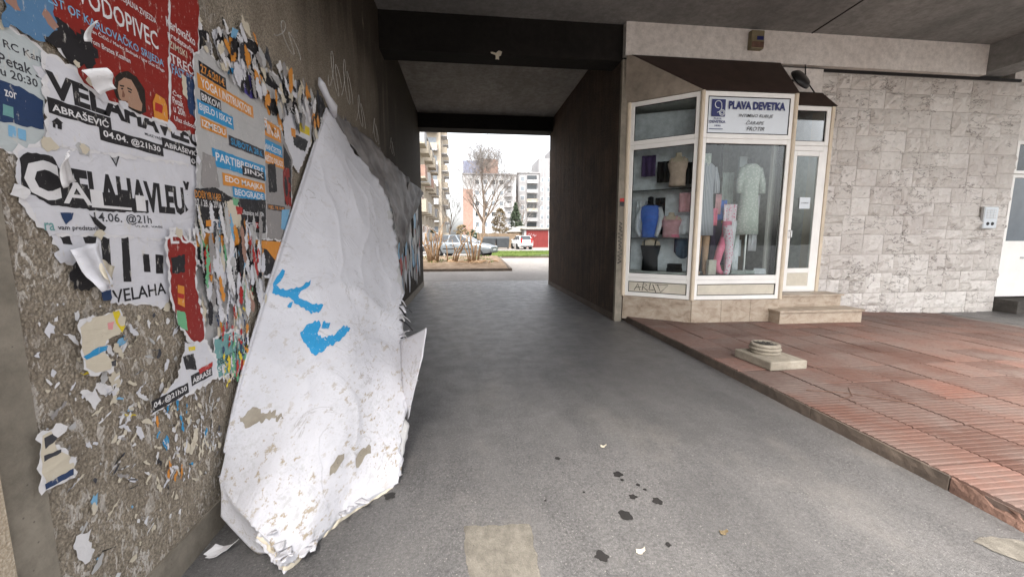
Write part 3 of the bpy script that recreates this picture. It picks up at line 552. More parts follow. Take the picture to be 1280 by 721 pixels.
def bust(label, c, z, h, skin, cloth, sleeves=None, neck='mannequin', drop=.0):
    t = thing('bust_form', label, 'mannequin', (c[0], c[1], z), TW)
    k = h / .62
    body = [(0, .13, .09), (.12 * k, .125, .085), (.25 * k, .12, .08), (.38 * k, .15, .1), (.47 * k, .165, .095), (.54 * k, .15, .075), (.575 * k, .07, .055), (.60 * k, .05, .05), (.66 * k, .048, .048), (.67 * k, .02, .02)]
    loft(MB(), body).obj('bust', skin, t, smooth=True)
    gar = [(zz, a + .012, d_ + .012) for zz, a, d_ in body[:6 if not drop else 5]]
    if not drop: gar.append((.565 * k, .11, .07))
    loft(MB(), gar).obj('top', cloth, t, smooth=True)
    if drop:
        for s_ in (-1, 1): MB().tube([(s_ * .09, -.1, .44 * k), (s_ * .1, -.06, .56 * k), (s_ * .09, .06, .56 * k), (s_ * .09, .1, .44 * k)], .013, 6).obj('strap', cloth, t)
    if sleeves:
        for s_ in (-1, 1): MB().tube([(s_ * .15, 0, .52 * k), (s_ * .2, -.02, .36 * k), (s_ * .19 - .02, -.07, .16 * k), (s_ * .14, -.1, .02)], [.05, .05, .042, .034], 8).obj('sleeve', sleeves, t, smooth=True)
    if neck == 'black': MB().lathe([(.05, .60 * k), (.05, .68 * k), (.055, .70 * k), (.02, .72 * k)], 12).obj('neck_cap', 'cloth_black', t)
    return t
bust('bust form in a blue printed shirt with white sleeves on the middle shelf', (3.30, 6.93), 1.545, .62, 'cloth_black', 'cloth_blue', 'cloth_white', 'black')
bust('cream bust form in a black tank top at the bottom of the side window', (3.33, 6.92), .95, .6, 'mannequin', 'cloth_black', None, '', .1)
bust('bust form in a peach camisole on the upper shelf', (3.66, 6.70), 2.42, .52, 'mannequin', 'cloth_peach', None, '', .1)
box('display_ledge', 'wall_inner', shop, 3.1, 3.12, 7.2, 7.21, .56, .6)
MB().prism([(2.99, 7.02), (3.79, 6.39), (4.03, 6.79), (3.1, 7.26)], .56, .945).obj('display_plinth', 'wall_inner', shop)
MB().prism([(3.9, 6.36), (5.34, 6.34), (5.34, 6.98), (4.1, 6.98)], .56, .9).obj('display_plinth', 'floor_inner', shop)
def cloth_sheet(name, label, cat, mat, a, c, z0, z1, wob=.03, nx=14, group=None, sag=0, taper=1):
    a, c = Vector((*a, 0)), Vector((*c, 0)); u_ = c - a; nn = Vector((u_.y, -u_.x, 0)).normalized(); ph = random.uniform(0, 6)
    def f(u, v):
        uu = .5 + (u - .5) * (1 - (1 - taper) * v); p = a + u_ * uu + nn * (wob * math.sin(u * 15 + ph) * (.4 + .6 * (1 - v)))
        return (p.x, p.y, z0 + (z1 - z0) * v - sag * (1 - (2 * u - 1) ** 2) * (1 - v))
    b = MB(); b.add(*grid(f, nx, 6)); o = b.obj(name, mat, None, smooth=True); s_ = o.modifiers.new('thick', 'SOLIDIFY'); s_.thickness = .012
    return tag(o, label, cat, group)
cloth_sheet('hanging_camisole', 'rose pink top hanging by the middle shelf', 'clothing', 'cloth_rose', (3.66, 6.62), (3.86, 6.52), 1.98, 2.3, .02)
cloth_sheet('hanging_bra', 'dark purple underwear hanging highest in the side window', 'clothing', 'cloth_purple', (3.16, 7.05), (3.36, 6.92), 2.62, 2.98, .03)
cloth_sheet('hanging_bra', 'black underwear set hanging beside the peach camisole', 'clothing', 'cloth_black', (3.38, 6.9), (3.56, 6.78), 2.5, 2.86, .03)
cloth_sheet('denim_bag', 'slack dark denim bag pegged under the middle shelf', 'bag', 'cloth_denim', (3.62, 6.63), (3.88, 6.5), 1.30, 1.52, .02, sag=.12)
cloth_sheet('hanging_vest', 'pale vest hanging behind the rose pink top', 'clothing', 'cloth_white', (3.70, 6.66), (3.90, 6.56), 1.6, 1.92, .02)
def folded(label, mat, c, z, s=(.2, .14, .05)):
    t = thing('folded_garment', label, 'clothing', (*c, z), TW)
    for k in range(2): MB().box(-s[0] / 2 + .01 * k, s[0] / 2 - .006 * k, -s[1] / 2, s[1] / 2 - .01 * k, k * s[2] / 2 + .001, (k + 1) * s[2] / 2).obj('fold', mat, t, bevel=.008)
folded('folded pink garment at the edge of the middle shelf', 'cloth_pink', (3.6, 6.65), 1.545); folded('folded black garment beside the tank top bust', 'cloth_black', (3.66, 6.66), .947, (.24, .16, .14))
# front window
def standing(label, c, top, cloth, hem, skin='tan', w=.2, legs=True, neck='cloth_black'):
    t = thing('mannequin', label, 'mannequin', (c[0], c[1], .9))
    H = top - .9; hz = hem - .9
    loft(MB(), [(hz, w * 1.02, .13), (hz + .3, w * .95, .12), (H - .62, w * .8, .105), (H - .42, w * .78, .1), (H - .2, w * .88, .11), (H - .1, w * .8, .09), (H - .05, w * .45, .065)], 28).obj('dress', cloth, t, smooth=True)
    loft(MB(), [(H - .07, .06, .055), (H, .055, .05), (H + .04, .05, .05), (H + .05, .02, .02)]).obj('neck', neck, t, smooth=True)
    for s_ in (-1, 1): MB().tube([(s_ * w * .78, 0, H - .12), (s_ * w * 1.05, -.02, H - .36), (s_ * w * 1.08, -.04, H - .55)], [.055, .06, .05], 8).obj('sleeve', cloth, t, smooth=True)
    if legs:
        for s_ in (-1, 1): MB().tube([(s_ * .07, 0, hz + .05), (s_ * .07, 0, hz * .55), (s_ * .065, .01, .06), (s_ * .065, -.05, .01)], [.062, .05, .033, .03], 8).obj('leg', skin, t, smooth=True)
    else: MB().tube([(0, 0, 0), (0, 0, hz + .1)], .018, 8).obj('stand_pole', 'steel', t); 
    return t
standing('headless mannequin in a long grey-green nightdress in the front window', (4.98, 6.66), 2.86, 'cloth_print', 1.6, 'tan', .2, False)
standing('mannequin in a striped grey dressing gown at the left of the front window', (4.13, 6.62), 2.85, 'cloth_stripe', 1.58, 'tan', .17, True, 'tan')
def stocking(label, mat, pts, rad):
    o = MB().tube(pts, rad, 12).obj('stocking_form', mat, None, smooth=True); tag(o, label, 'leg form'); return o
stocking('pink stocking leg form bent at the knee in the front window', 'cloth_pink', [(4.56, 6.6, 1.82), (4.55, 6.58, 1.6), (4.42, 6.55, 1.3), (4.37, 6.55, 1.08), (4.42, 6.52, .95), (4.5, 6.5, .91)], [.075, .08, .065, .06, .045, .03])
stocking('white spotted stocking leg form beside the pink one', 'cloth_dots', [(4.70, 6.66, 1.84), (4.66, 6.64, 1.6), (4.62, 6.6, 1.3), (4.62, 6.6, 1.1), (4.60, 6.56, .95), (4.55, 6.5, .92)], [.08, .085, .07, .062, .045, .03])
stocking('lilac patterned stocking leg form behind the spotted one', 'cloth_grey', [(4.80, 6.78, 1.8), (4.78, 6.76, 1.5), (4.72, 6.74, 1.2), (4.72, 6.74, 1.0), (4.7, 6.7, .92)], [.08, .075, .065, .05, .03])
tag(MB().box(4.18, 4.32, 6.46, 6.54, .905, 1.16).obj('gift_box', 'cardboard', None, bevel=.004), 'small white printed box standing at the foot of the dressing gown', 'box')
tag(MB().box(4.9, 5.2, 6.5, 6.7, .905, .965).obj('flat_box', 'cloth_grey', None, bevel=.006), 'flat grey box under the nightdress', 'box')
cloth_sheet('scarf', 'bright blue and yellow scarf hung between the two mannequins', 'clothing', 'cloth_blue', (4.42, 6.74), (4.62, 6.72), 1.85, 2.2, .04); cloth_sheet('scarf', 'rose scarf hung beside the blue scarf', 'clothing', 'cloth_rose', (4.40, 6.70), (4.5, 6.70), 1.95, 2.3, .03)
cloth_sheet('curtain', 'dark curtain at the back of the front window', 'curtain', 'curtain', (4.15, 7.2), (4.8, 7.2), .9, 3.4, .04, 24)

cloth_sheet('hanging_blouse', 'flowered blouse hanging at the upper left of the front window', 'clothing', 'cloth_print', (3.98, 6.56), (4.16, 6.54), 2.35, 2.95, .03); cloth_sheet('hanging_robe', 'pink-trimmed pale robe hanging at the left of the front window', 'clothing', 'cloth_rose', (3.96, 6.62), (4.10, 6.6), 1.6, 2.5, .03)
cloth_sheet('hanging_towel', 'folded patterned towel between stocking forms and nightdress', 'towel', 'cloth_dots', (4.66, 6.85), (4.86, 6.85), 1.5, 2.0, .03); cloth_sheet('hanging_towel', 'white towel beside the nightdress stand', 'towel', 'cloth_white', (4.80, 6.72), (4.9, 6.72), .92, 1.6, .01)
folded('stack of folded pale garments at the foot of the nightdress', 'cloth_white', (5.18, 6.52), .903, (.2, .16, .1)); folded('folded lilac garment in front of the stocking forms', 'cloth_grey', (4.74, 6.48), .903, (.22, .14, .07))
for k in range(5): MB().box(5.6, 6.4, 8.95, 9.3, .9 + k * .5, .93 + k * .5).obj('wall_shelf', 'timber', shop)
bust('small bust form in a rose bodice beside the blue shirt', (3.58, 6.70), 1.545, .4, 'mannequin', 'cloth_rose', None, '', .1)
cloth_sheet('hanging_slip', 'black slip hanging deep in the middle of the side window', 'clothing', 'cloth_black', (3.42, 6.98), (3.56, 6.9), 1.6, 2.25, .03); cloth_sheet('hanging_slip', 'white lace slip hanging behind the blue shirt bust', 'clothing', 'cloth_white', (3.12, 7.1), (3.24, 7.02), 1.6, 2.2, .03)
cloth_sheet('hanging_shawl', 'bright pink shawl low in the front window beside the gown', 'clothing', 'cloth_pink', (4.28, 6.66), (4.40, 6.64), 1.75, 2.05, .03); cloth_sheet('hanging_skirt', 'purple flowered skirt behind the stocking forms', 'clothing', 'cloth_purple', (4.46, 6.86), (4.7, 6.86), 1.05, 1.9, .04)
cloth_sheet('hanging_apron', 'spotted apron hung right of the nightdress', 'clothing', 'cloth_dots', (5.14, 6.78), (5.3, 6.78), 1.3, 2.3, .03); cloth_sheet('yellow_scarf', 'small yellow scarf over the purple skirt', 'clothing', 'awning_yellow', (4.6, 6.80), (4.72, 6.8), 1.8, 2.0, .02)
for k in range(4): MB().box(4.98, 5.12 , 6.96, 7.0, 1.2 + k * .5, 1.5 + k * .5).obj('price_card', 'sign_white', shop)
stocking('pink flowered leg form leaning against the spotted one', 'cloth_pinkprint', [(4.50, 6.50, 1.75), (4.54, 6.5, 1.5), (4.56, 6.48, 1.2), (4.52, 6.46, .98), (4.46, 6.42, .92)], [.07, .075, .062, .045, .03])
cloth_sheet('hanging_pyjama', 'pink flowered pyjama top over the stocking forms', 'clothing', 'cloth_pinkprint', (4.5, 6.62), (4.74, 6.6), 1.78, 2.12, .03); cloth_sheet('hanging_pyjama', 'lilac pyjama top hung behind the nightdress stand', 'clothing', 'cloth_grey', (4.62, 6.9), (4.86, 6.9), 2.1, 2.7, .03)
cloth_sheet('hanging_camisole', 'black camisole hung between peach camisole and window post', 'clothing', 'cloth_black', (3.74, 6.58), (3.88, 6.5), 2.44, 2.8, .02)
# ------------------------------------------------------------------ fixtures on the building
t = thing('emergency_light', 'small ivory box lamp fixed to the white fascia above the shop', 'lamp', (5.1, 6.98, 4.78))
MB().box(-.12, .12, -.1, -.002, .02, .32).obj('housing', 'ivory_plastic', t, bevel=.01); MB().box(-.11, .11, -.112, -.101, .04, .13).obj('base_cap', 'brick_edge', t); MB().box(-.02, .1, -.106, -.1015, .16, .22).obj('label_plate', 'sign_navy', t)
t = thing('flood_lamp', 'round black lamp tilted above the shop roof', 'lamp', (5.86, 6.75, 4.28))
MB().lathe([(.03, .06), (.16, .05), (.2, .0), (.2, -.02), (.17, -.03)], 20).obj('shade', 'black_metal', t, smooth=True).rotation_euler = (R(60), 0, R(20)); MB().lathe([(.165, -.035), (.1, -.06), (.02, -.07)], 20).obj('lens', 'lamp_clear', t, smooth=True).rotation_euler = (R(60), 0, R(20))
MB().tube([(0, .05, 0), (.02, .2, .05), (.02, .33, .1)], .02, 6).obj('bracket', 'black_metal', t)
t = thing('cable_box', 'dark cable junction on the stone wall above the shop door', 'cable', (6.1, 7.0, 4.36))
MB().lathe([(.03, -.05), (.075, -.03), (.08, .02), (.03, .05)], 10).obj('junction_cap', 'black_metal', t).rotation_euler = (R(90), 0, 0)
MB().tube([(0, -.05, .25), (.01, -.06, .1), (.02, -.06, 0), (.1, -.07, -.1), (.2, -.08, -.22), (.36, -.08, -.42), (.42, -.08, -.55)], .012, 6).obj('cable', 'black_metal', t)
t = thing('intercom', 'grey door intercom panel with buttons on the stone wall', 'intercom', (10.55, 7.035, 1.72))
MB().box(-.17, .17, -.02, .03, 0, .44).obj('frame', 'steel', t, bevel=.006); MB().box(-.15, .15, -.026, -.0205, .02, .42).obj('face_plate', 'sign_white', t)
for k in range(4):
    for j in range(3): MB().box(-.11 + j * .08, -.05 + j * .08, -.032, -.0265, .2 + k * .05, .235 + k * .05).obj('button', 'steel', t)
for j in (-1, 1): MB().lathe([(.035, 0), (.03, .008)], 12).obj('speaker_disc', 'black_metal', t, (j * .055, -.027, .1)).rotation_euler = (R(90), 0, 0)
# neighbouring entrance at the far right
t = thing('entrance_door', 'white half-glazed door at the right edge beyond the stone wall', 'door', (11.08, 7.14, .31))
def fr2(name, x0, x1, z0, z1, tk, y=0, mat='frame_white'):
    b = MB(); b.box(x0, x0 + tk, y - .03, y + .03, z0, z1); b.box(x1 - tk, x1, y - .03, y + .03, z0, z1); b.box(x0 + tk, x1 - tk, y - .03, y + .03, z0, z0 + tk); b.box(x0 + tk, x1 - tk, y - .03, y + .03, z1 - tk, z1)
    return b.obj(name, mat, t)
fr2('door_frame', 0, 1.2, 0, 2.5, .06); fr2('transom_frame', 0, 1.2, 2.52, 3.16, .06); MB().box(.062, 1.138, -.005, .005, 2.582, 3.098).obj('transom_pane', 'pane_dark', t)
MB().box(.062, 1.138, -.02, .02, .062, 1.16).obj('lower_panel', 'frame_white', t); MB().box(.062, .56, -.006, .004, 1.162, 2.438).obj('pane', 'pane_grey', t); MB().box(.562, .64, -.02, .02, 1.162, 2.438).obj('mullion', 'frame_white', t); MB().box(.642, 1.138, -.006, .004, 1.162, 2.438).obj('pane', 'pane_grey', t)
MB().box(.5, .62, -.04, -.021, .8, .83).obj('letter_slot', 'steel', t)
tag(MB().box(11.06, 13, 6.72, 7.3, -.25, .27).obj('doorstep', 'dark_granite', None, bevel=.01), 'dark stone doorstep below the white door at the right edge', 'step')
# sticker and tags on the shop corner strip
t = thing('sticker', 'small red and black sticker on the shop corner strip', 'sticker', (2.80, 7.018, 2.1)); MB().box(-.035, .05, -.0015, 0, .08, .14).obj('red_half', 'print_redd', t); MB().box(-.035, .05, -.0015, 0, .0, .078).obj('black_half', 'print_black', t)
def scribble(name, label, cat, mat, pts, r, parent=None, smooth=True):
    P = [Vector(p) for p in pts]; o = MB().tube(P, r, 4).obj(name, mat, parent)
    if not parent: tag(o, label, cat)
    return o
def tagline(xs, f, n, amp, seed):
    rr = random.Random(seed); return [f(k / n, amp * (1 if k % 2 else -1) * rr.uniform(.4, 1) , rr) for k in range(n + 1)]
scribble('graffiti', 'vertical black scrawl down the shop corner strip', 'graffiti', 'spray_black', tagline(0, lambda u, a, rr: (2.795 + a, 7.02, 1.82 - .74 * u), 22, .045, 4), .011)
g = thing('graffiti', 'black tag scrawled on the cream panel under the side window', 'graffiti', (0, 0, 0)); a = Vector((2.88, 7.02, 0)); u_ = (Vector((3.80, 6.30, 0)) - a).normalized(); nn = Vector((u_.y, -u_.x, 0))
def kp(x, z): return a + u_ * x + nn * (-.016) + Vector((0, 0, z))
for pl in ([(.2, .6), (.26, .72), (.3, .6)], [(.22, .65), (.32, .66)], [(.34, .6), (.36, .74), (.42, .7), (.36, .66), (.44, .6)], [(.48, .74), (.46, .62), (.54, .62)], [(.52, .72), (.58, .58)], [(.56, .72), (.78, .72), (.66, .59), (.6, .72)]):
    scribble('stroke', '', '', 'spray_black', [kp(*q) for q in pl], .006, g)
# faint chalk writing on the sooty wall above the peeling sheet, on the stone
g = thing('graffiti', 'faint pale chalk scrawl high on the dark left wall', 'graffiti')
rr = random.Random(5)
for y0, z0, h in ((4.45, 3.05, .45), (4.9, 3.1, .5), (5.5, 3.0, .4), (6.4, 3.0, .35), (3.3, 2.98, .2), (7.8, 3.1, .3)):
    ph = rr.uniform(0, 6); P = [(WX + .002, y0 + .34 * k / 30 + .07 * math.sin(k * .55 + ph), z0 + h * (.5 + .5 * math.sin(k * .4 + ph)) * (1 - .012 * k)) for k in range(31)]
    scribble('stroke', '', '', 'chalk', P, .0035, g)
# stray paper caught on the beam
def scrap(name, label, cat, mat, pts, y, amp=.01):
    b = MB(); P = ragged(pts, amp, .03); b.add([(x, y + random.uniform(-.012, .012), z) for x, z in P], [tuple(range(len(P)))]); o = b.obj(name, mat); s_ = o.modifiers.new('t', 'SOLIDIFY'); s_.thickness = .004; tag(o, label, cat); return o
scrap('paper_scrap', 'pale scrap of paper caught on the edge of the dark beam', 'paper', 'print_cream', [(.47, 4.59), (.56, 4.585), (.6, 4.615), (.66, 4.60), (.64, 4.54), (.61, 4.53), (.61, 4.48), (.55, 4.48), (.55, 4.55), (.48, 4.57)], BY - .03)

# ------------------------------------------------------------------ posters on the left wall
UXp, UZp = (0, 1, 0), (0, 0, 1)
POSTERS = [
 ('red comedy-night poster with a dark-haired man and big white condensed title', 'red', [(1.584, 2.416), (1.673, 2.47), (1.856, 2.637), (2.159, 2.831), (2.057, 2.047), (1.925, 2.051), (1.807, 2.06), (1.72, 2.061), (1.684, 2.077), (1.646, 2.085), (1.625, 2.14), (1.575, 2.169), (1.528, 2.196)], [
  ('p', 'black', [(1.568, 2.263), (1.609, 2.259), (1.639, 2.236), (1.673, 2.27), (1.719, 2.21), (1.689, 2.133), (1.656, 2.152), (1.618, 2.132), (1.575, 2.169), (1.524, 2.166), (1.506, 2.209)], 6, 'printed_figure'),
  ('p', 'denim', [(1.428, 2.3), (1.54, 2.366), (1.571, 2.289), (1.572, 2.222), (1.511, 2.16), (1.477, 2.163), (1.442, 2.169), (1.407, 2.152)], 5, 'printed_figure'),
  ('p', 'skinp', [(1.539, 2.272), (1.561, 2.255), (1.579, 2.235), (1.561, 2.216), (1.542, 2.227), (1.526, 2.247)], 2, 'printed_hand'),
  ('p', 'skinp', [(1.426, 2.256), (1.454, 2.25), (1.463, 2.224), (1.445, 2.219), (1.422, 2.228)], 2, 'printed_hand'),
  ('t', 'VODOPIVEC', 'white', 1.658, 2.358, 0.375, 0.073),
  ('t', 'SPECIJALNA ZVIJEZDA', 'white', 1.828, 2.458, 0.208, 0.031),
  ('t', 'BEST OF KARLOVAČKO SRIJEDA', 'sky', 1.533, 2.289, 0.521, 0.049),
  ('t', 'Ivan Čičić / Marko Bošnjak / Igor Don Drago', 'white', 1.691, 2.272, 0.363, 0.021),
  ('t', 'Tom Bratea Kuzman', 'white', 1.689, 2.237, 0.176, 0.019),
  ('p', 'hair', [(1.767, 2.105), (1.777, 2.149), (1.803, 2.179), (1.847, 2.202), (1.888, 2.196), (1.924, 2.159), (1.919, 2.069), (1.883, 2.049), (1.807, 2.06), (1.774, 2.079)], 1, 'printed_hair'),
  ('p', 'face', [(1.785, 2.109), (1.794, 2.144), (1.823, 2.169), (1.858, 2.173), (1.881, 2.144), (1.892, 2.111), (1.902, 2.095), (1.893, 2.064), (1.865, 2.062), (1.838, 2.063), (1.808, 2.066), (1.789, 2.084)], 0.5, 'printed_face'),
  ('p', 'hair', [(1.796, 2.133), (1.819, 2.138), (1.818, 2.132), (1.799, 2.128)], 0, 'printed_eyebrow'),
  ('p', 'hair', [(1.833, 2.137), (1.856, 2.136), (1.855, 2.13), (1.832, 2.131)], 0, 'printed_eyebrow'),
  ('p', 'black', [(1.802, 2.123), (1.813, 2.127), (1.812, 2.121), (1.801, 2.117)], 0, 'printed_eye'),
  ('p', 'black', [(1.835, 2.126), (1.851, 2.125), (1.85, 2.119), (1.835, 2.12)], 0, 'printed_eye'),
  ('p', 'facedark', [(1.809, 2.12), (1.817, 2.102), (1.812, 2.091), (1.801, 2.09)], 0, 'printed_nose'),
  ('p', 'facedark', [(1.802, 2.078), (1.829, 2.083), (1.824, 2.076), (1.805, 2.073)], 0, 'printed_mouth'),
  ('p', 'orange', [(1.961, 2.12), (1.985, 2.164), (2.034, 2.157), (2.045, 2.133), (2.043, 2.05), (1.96, 2.055)], 0.5, 'printed_can'),
  ('p', 'white', [(1.947, 2.058), (2.044, 2.061), (2.047, 2.048), (1.946, 2.047)], 1, 'printed_can_band'),
  ('p', 'redd', [(1.975, 2.125), (2.02, 2.126), (2.01, 2.089), (1.969, 2.09)], 0.5, 'printed_can_badge'),
 ]),
 ('narrow red poster torn at its foot, right of the comedy-night poster', 'red', [(2.17, 2.838), (2.376, 2.896), (2.256, 2.061), (2.178, 2.049), (2.057, 2.047)], [
  ('t', 'Karlovačko', 'white', 2.096, 2.488, 0.195, 0.047),
  ('t', 'predstavlja', 'white', 2.098, 2.44, 0.177, 0.033),
  ('t', 'ZIMSKI', 'cream', 2.097, 2.402, 0.122, 0.032),
  ('t', 'TREĆI', 'white', 2.099, 2.337, 0.172, 0.058),
  ('t', 'FAST BEEF', 'sky', 2.101, 2.29, 0.179, 0.044),
  ('t', 'Čet', 'white', 2.09, 2.194, 0.06, 0.025),
  ('t', 'Petak', 'white', 2.085, 2.157, 0.071, 0.029),
  ('t', 'u 20h', 'white', 2.085, 2.118, 0.076, 0.033),
  ('t', 'Ulaz slobodan', 'white', 2.083, 2.08, 0.166, 0.022),
  ('p', 'navy', [(2.185, 2.314), (2.265, 2.322), (2.254, 2.129), (2.192, 2.142), (2.182, 2.219)], 2, 'printed_figure'),
  ('p', 'cream', [(2.163, 2.313), (2.195, 2.307), (2.19, 2.204), (2.16, 2.219)], 2, 'printed_figure'),
 ]),
 ('pale poster at the near edge of the wall with dark blue photo block', 'paperb', [(1.3, 2.148), (1.408, 2.161), (1.476, 2.158), (1.524, 2.133), (1.51, 2.07), (1.506, 1.972), (1.481, 1.819), (1.403, 1.803), (1.253, 1.813)], [
  ('t', 'RC Kany', 'dark', 1.408, 2.091, 0.122, 0.03),
  ('t', 'Petak 3.', 'dark', 1.389, 2.047, 0.126, 0.032),
  ('t', 'u 20:30', 'dark', 1.389, 2.015, 0.103, 0.025),
  ('p', 'navy', [(1.331, 1.997), (1.397, 2.0), (1.436, 2.0), (1.475, 1.99), (1.502, 1.98), (1.491, 1.89), (1.415, 1.884), (1.314, 1.878)], 2, 'printed_photo'),
  ('t', 'zor', 'white', 1.391, 1.958, 0.033, 0.019),
  ('p', 'teal', [(1.382, 1.933), (1.409, 1.932), (1.406, 1.9), (1.377, 1.901)], 1, 'printed_badge'),
  ('p', 'sky', [(1.388, 1.877), (1.409, 1.876), (1.404, 1.842), (1.384, 1.844)], 0.5, 'printed_logo'),
  ('p', 'sky', [(1.413, 1.874), (1.435, 1.873), (1.431, 1.841), (1.409, 1.843)], 0.5, 'printed_logo'),
 ]),
 ('upper white concert poster with tall black letters half hidden by the red poster', 'paper', [(1.528, 2.125), (1.686, 2.11), (2.051, 2.073), (2.264, 2.074), (2.251, 1.951), (2.18, 1.908), (1.9, 1.884), (1.613, 1.856), (1.498, 1.847)], [
  ('t', 'VELAHAVLEUŠ', 'black', 1.513, 1.997, 0.815, 0.103),
  ('s', 'black', 'ABRAŠEVIĆ', 'white', 1.508, 1.946, 0.233, 0.049),
  ('s', 'black', '04.04. @21h30', 'white', 1.685, 1.903, 0.313, 0.05),
  ('s', 'black', 'ABRAŠEVIĆ', 'white', 1.996, 1.94, 0.247, 0.046),
  ('s', 'black', '04.', 'white', 2.175, 1.9, 0.08, 0.039),
  ('p', 'black', [(1.511, 1.919), (1.531, 1.937), (1.55, 1.925), (1.545, 1.923), (1.542, 1.902), (1.528, 1.902), (1.53, 1.915), (1.523, 1.915), (1.521, 1.902), (1.513, 1.903), (1.515, 1.918)], 0, 'house_emblem'),
  ('t', 'MLAZ VAŠE', 'dark', 1.901, 1.972, 0.096, 0.014),
 ]),
 ('middle white concert poster with tall black letters and a triangle emblem', 'paper', [(1.399, 1.802), (1.497, 1.842), (1.612, 1.853), (1.899, 1.881), (2.179, 1.904), (2.251, 1.947), (2.211, 1.687), (2.141, 1.575), (2.011, 1.537), (1.85, 1.548), (1.632, 1.563), (1.461, 1.556), (1.421, 1.615), (1.386, 1.684)], [
  ('t', 'VELAHAVLEUŠ', 'black', 1.495, 1.653, 0.661, 0.161),
  ('p', 'black', [(1.704, 1.881), (1.778, 1.888), (1.743, 1.816)], 0, 'triangle_emblem'),
  ('p', 'grey', [(1.713, 1.876), (1.766, 1.881), (1.743, 1.827)], 0, 'triangle_emblem'),
  ('p', 'black', [(1.721, 1.856), (1.767, 1.883), (1.757, 1.866), (1.726, 1.845)], 0, 'triangle_emblem'),
  ('p', 'black', [(1.4, 1.784), (1.426, 1.807), (1.502, 1.808), (1.538, 1.732), (1.654, 1.713), (1.882, 1.705), (1.878, 1.652), (1.644, 1.644), (1.475, 1.651), (1.396, 1.695)], 2, 'black_blot'),
  ('t', 'C', 'white', 1.405, 1.667, 0.108, 0.124),
  ('t', 'A', 'white', 1.517, 1.662, 0.105, 0.074),
  ('t', 'LI', 'white', 1.618, 1.656, 0.248, 0.063),
  ('t', '14.06. @21h', 'dark', 1.621, 1.598, 0.267, 0.043),
  ('t', 'VLAŽ. VAŠE', 'dark', 1.796, 1.59, 0.151, 0.01),
  ('p', 'navy', [(1.5, 1.63), (1.546, 1.632), (1.537, 1.61), (1.513, 1.591)], 1, 'torn_print'),
  ('t', 'ra', 'teal', 1.443, 1.571, 0.032, 0.025),
  ('t', 'vam predstavlja', 'dark', 1.485, 1.569, 0.156, 0.021),
  ('p', 'black', [(1.601, 1.633), (1.638, 1.609), (1.665, 1.587), (1.646, 1.569), (1.618, 1.597)], 2, 'torn_print'),
 ]),
 ('lower torn white concert poster showing only tall black letter stems', 'paper', [(1.462, 1.561), (1.632, 1.563), (1.851, 1.552), (2.011, 1.537), (1.994, 1.392), (1.922, 1.241), (1.811, 1.281), (1.662, 1.311), (1.613, 1.39), (1.551, 1.43), (1.49, 1.488)], [
  ('p', 'black', [(1.57, 1.557), (1.624, 1.551), (1.617, 1.526), (1.577, 1.529)], 0.5, 'letter_stem'),
  ('p', 'black', [(1.64, 1.551), (1.676, 1.551), (1.666, 1.384), (1.632, 1.388)], 0.5, 'letter_stem'),
  ('p', 'black', [(1.73, 1.555), (1.763, 1.552), (1.752, 1.374), (1.715, 1.378)], 0.5, 'letter_stem'),
  ('p', 'black', [(1.824, 1.483), (1.857, 1.478), (1.855, 1.404), (1.821, 1.407)], 0.5, 'letter_stem'),
  ('p', 'black', [(1.892, 1.477), (1.937, 1.471), (1.925, 1.391), (1.884, 1.395)], 0.5, 'letter_stem'),
  ('p', 'black', [(1.487, 1.556), (1.524, 1.557), (1.53, 1.524), (1.498, 1.528)], 2, 'torn_print'),
  ('s', 'black', '21h30', 'white', 1.857, 1.548, 0.104, 0.037),
  ('t', 'VELAHA', 'black', 1.657, 1.301, 0.272, 0.051),
  ('p', 'navy', [(1.609, 1.361), (1.654, 1.355), (1.655, 1.315), (1.616, 1.319)], 2, 'torn_print'),
  ('p', 'black', [(1.506, 1.434), (1.553, 1.48), (1.616, 1.454), (1.633, 1.393), (1.565, 1.361), (1.514, 1.373)], 4, 'torn_print'),
  ('p', 'redd', [(1.612, 1.384), (1.653, 1.391), (1.649, 1.362), (1.615, 1.36)], 2, 'torn_print'),
 ]),
 ('grey festival line-up poster with orange and blue name strips', 'greyp', [(2.258, 2.431), (2.355, 2.509), (2.468, 2.47), (2.721, 2.489), (2.926, 2.475), (2.941, 2.309), (2.839, 1.532), (2.573, 1.543), (2.289, 1.569), (2.141, 1.575), (2.206, 1.927)], [
  ('s', 'black', '27.6.2014.', 'orange', 2.288, 2.361, 0.232, 0.064),
  ('s', 'orange', 'YOGA I INSTRUKTORI', 'white', 2.265, 2.287, 0.531, 0.072),
  ('s', 'black', 'BRKOVI', 'white', 2.278, 2.225, 0.172, 0.056),
  ('s', 'blue', 'BIJELO I ISKAZ', 'white', 2.246, 2.158, 0.312, 0.071),
  ('s', 'orange', 'IZMEĐU', 'white', 2.259, 2.095, 0.222, 0.056),
  ('s', 'dark', 'SUBOTA 28.6.', 'blue', 2.496, 2.06, 0.404, 0.058),
  ('s', 'blue', 'PARTIBREJKERS', 'white', 2.33, 1.922, 0.564, 0.092),
  ('p', 'photo', [(2.249, 1.974), (2.35, 1.97), (2.368, 1.816), (2.256, 1.779), (2.212, 1.813)], 2, 'printed_photo'),
  ('s', 'black', 'JINX', 'white', 2.61, 1.915, 0.269, 0.057),
  ('s', 'orange', 'EDO MAAJKA', 'white', 2.403, 1.833, 0.468, 0.066),
  ('s', 'blue', 'BEOGRADE', 'white', 2.491, 1.779, 0.366, 0.059),
  ('p', 'black', [(2.161, 1.784), (2.326, 1.811), (2.493, 1.769), (2.87, 1.794), (2.836, 1.579), (2.154, 1.587)], 2, 'printed_panel'),
  ('t', 'DOĐI YR V-BE!', 'orange', 2.157, 1.742, 0.213, 0.039),
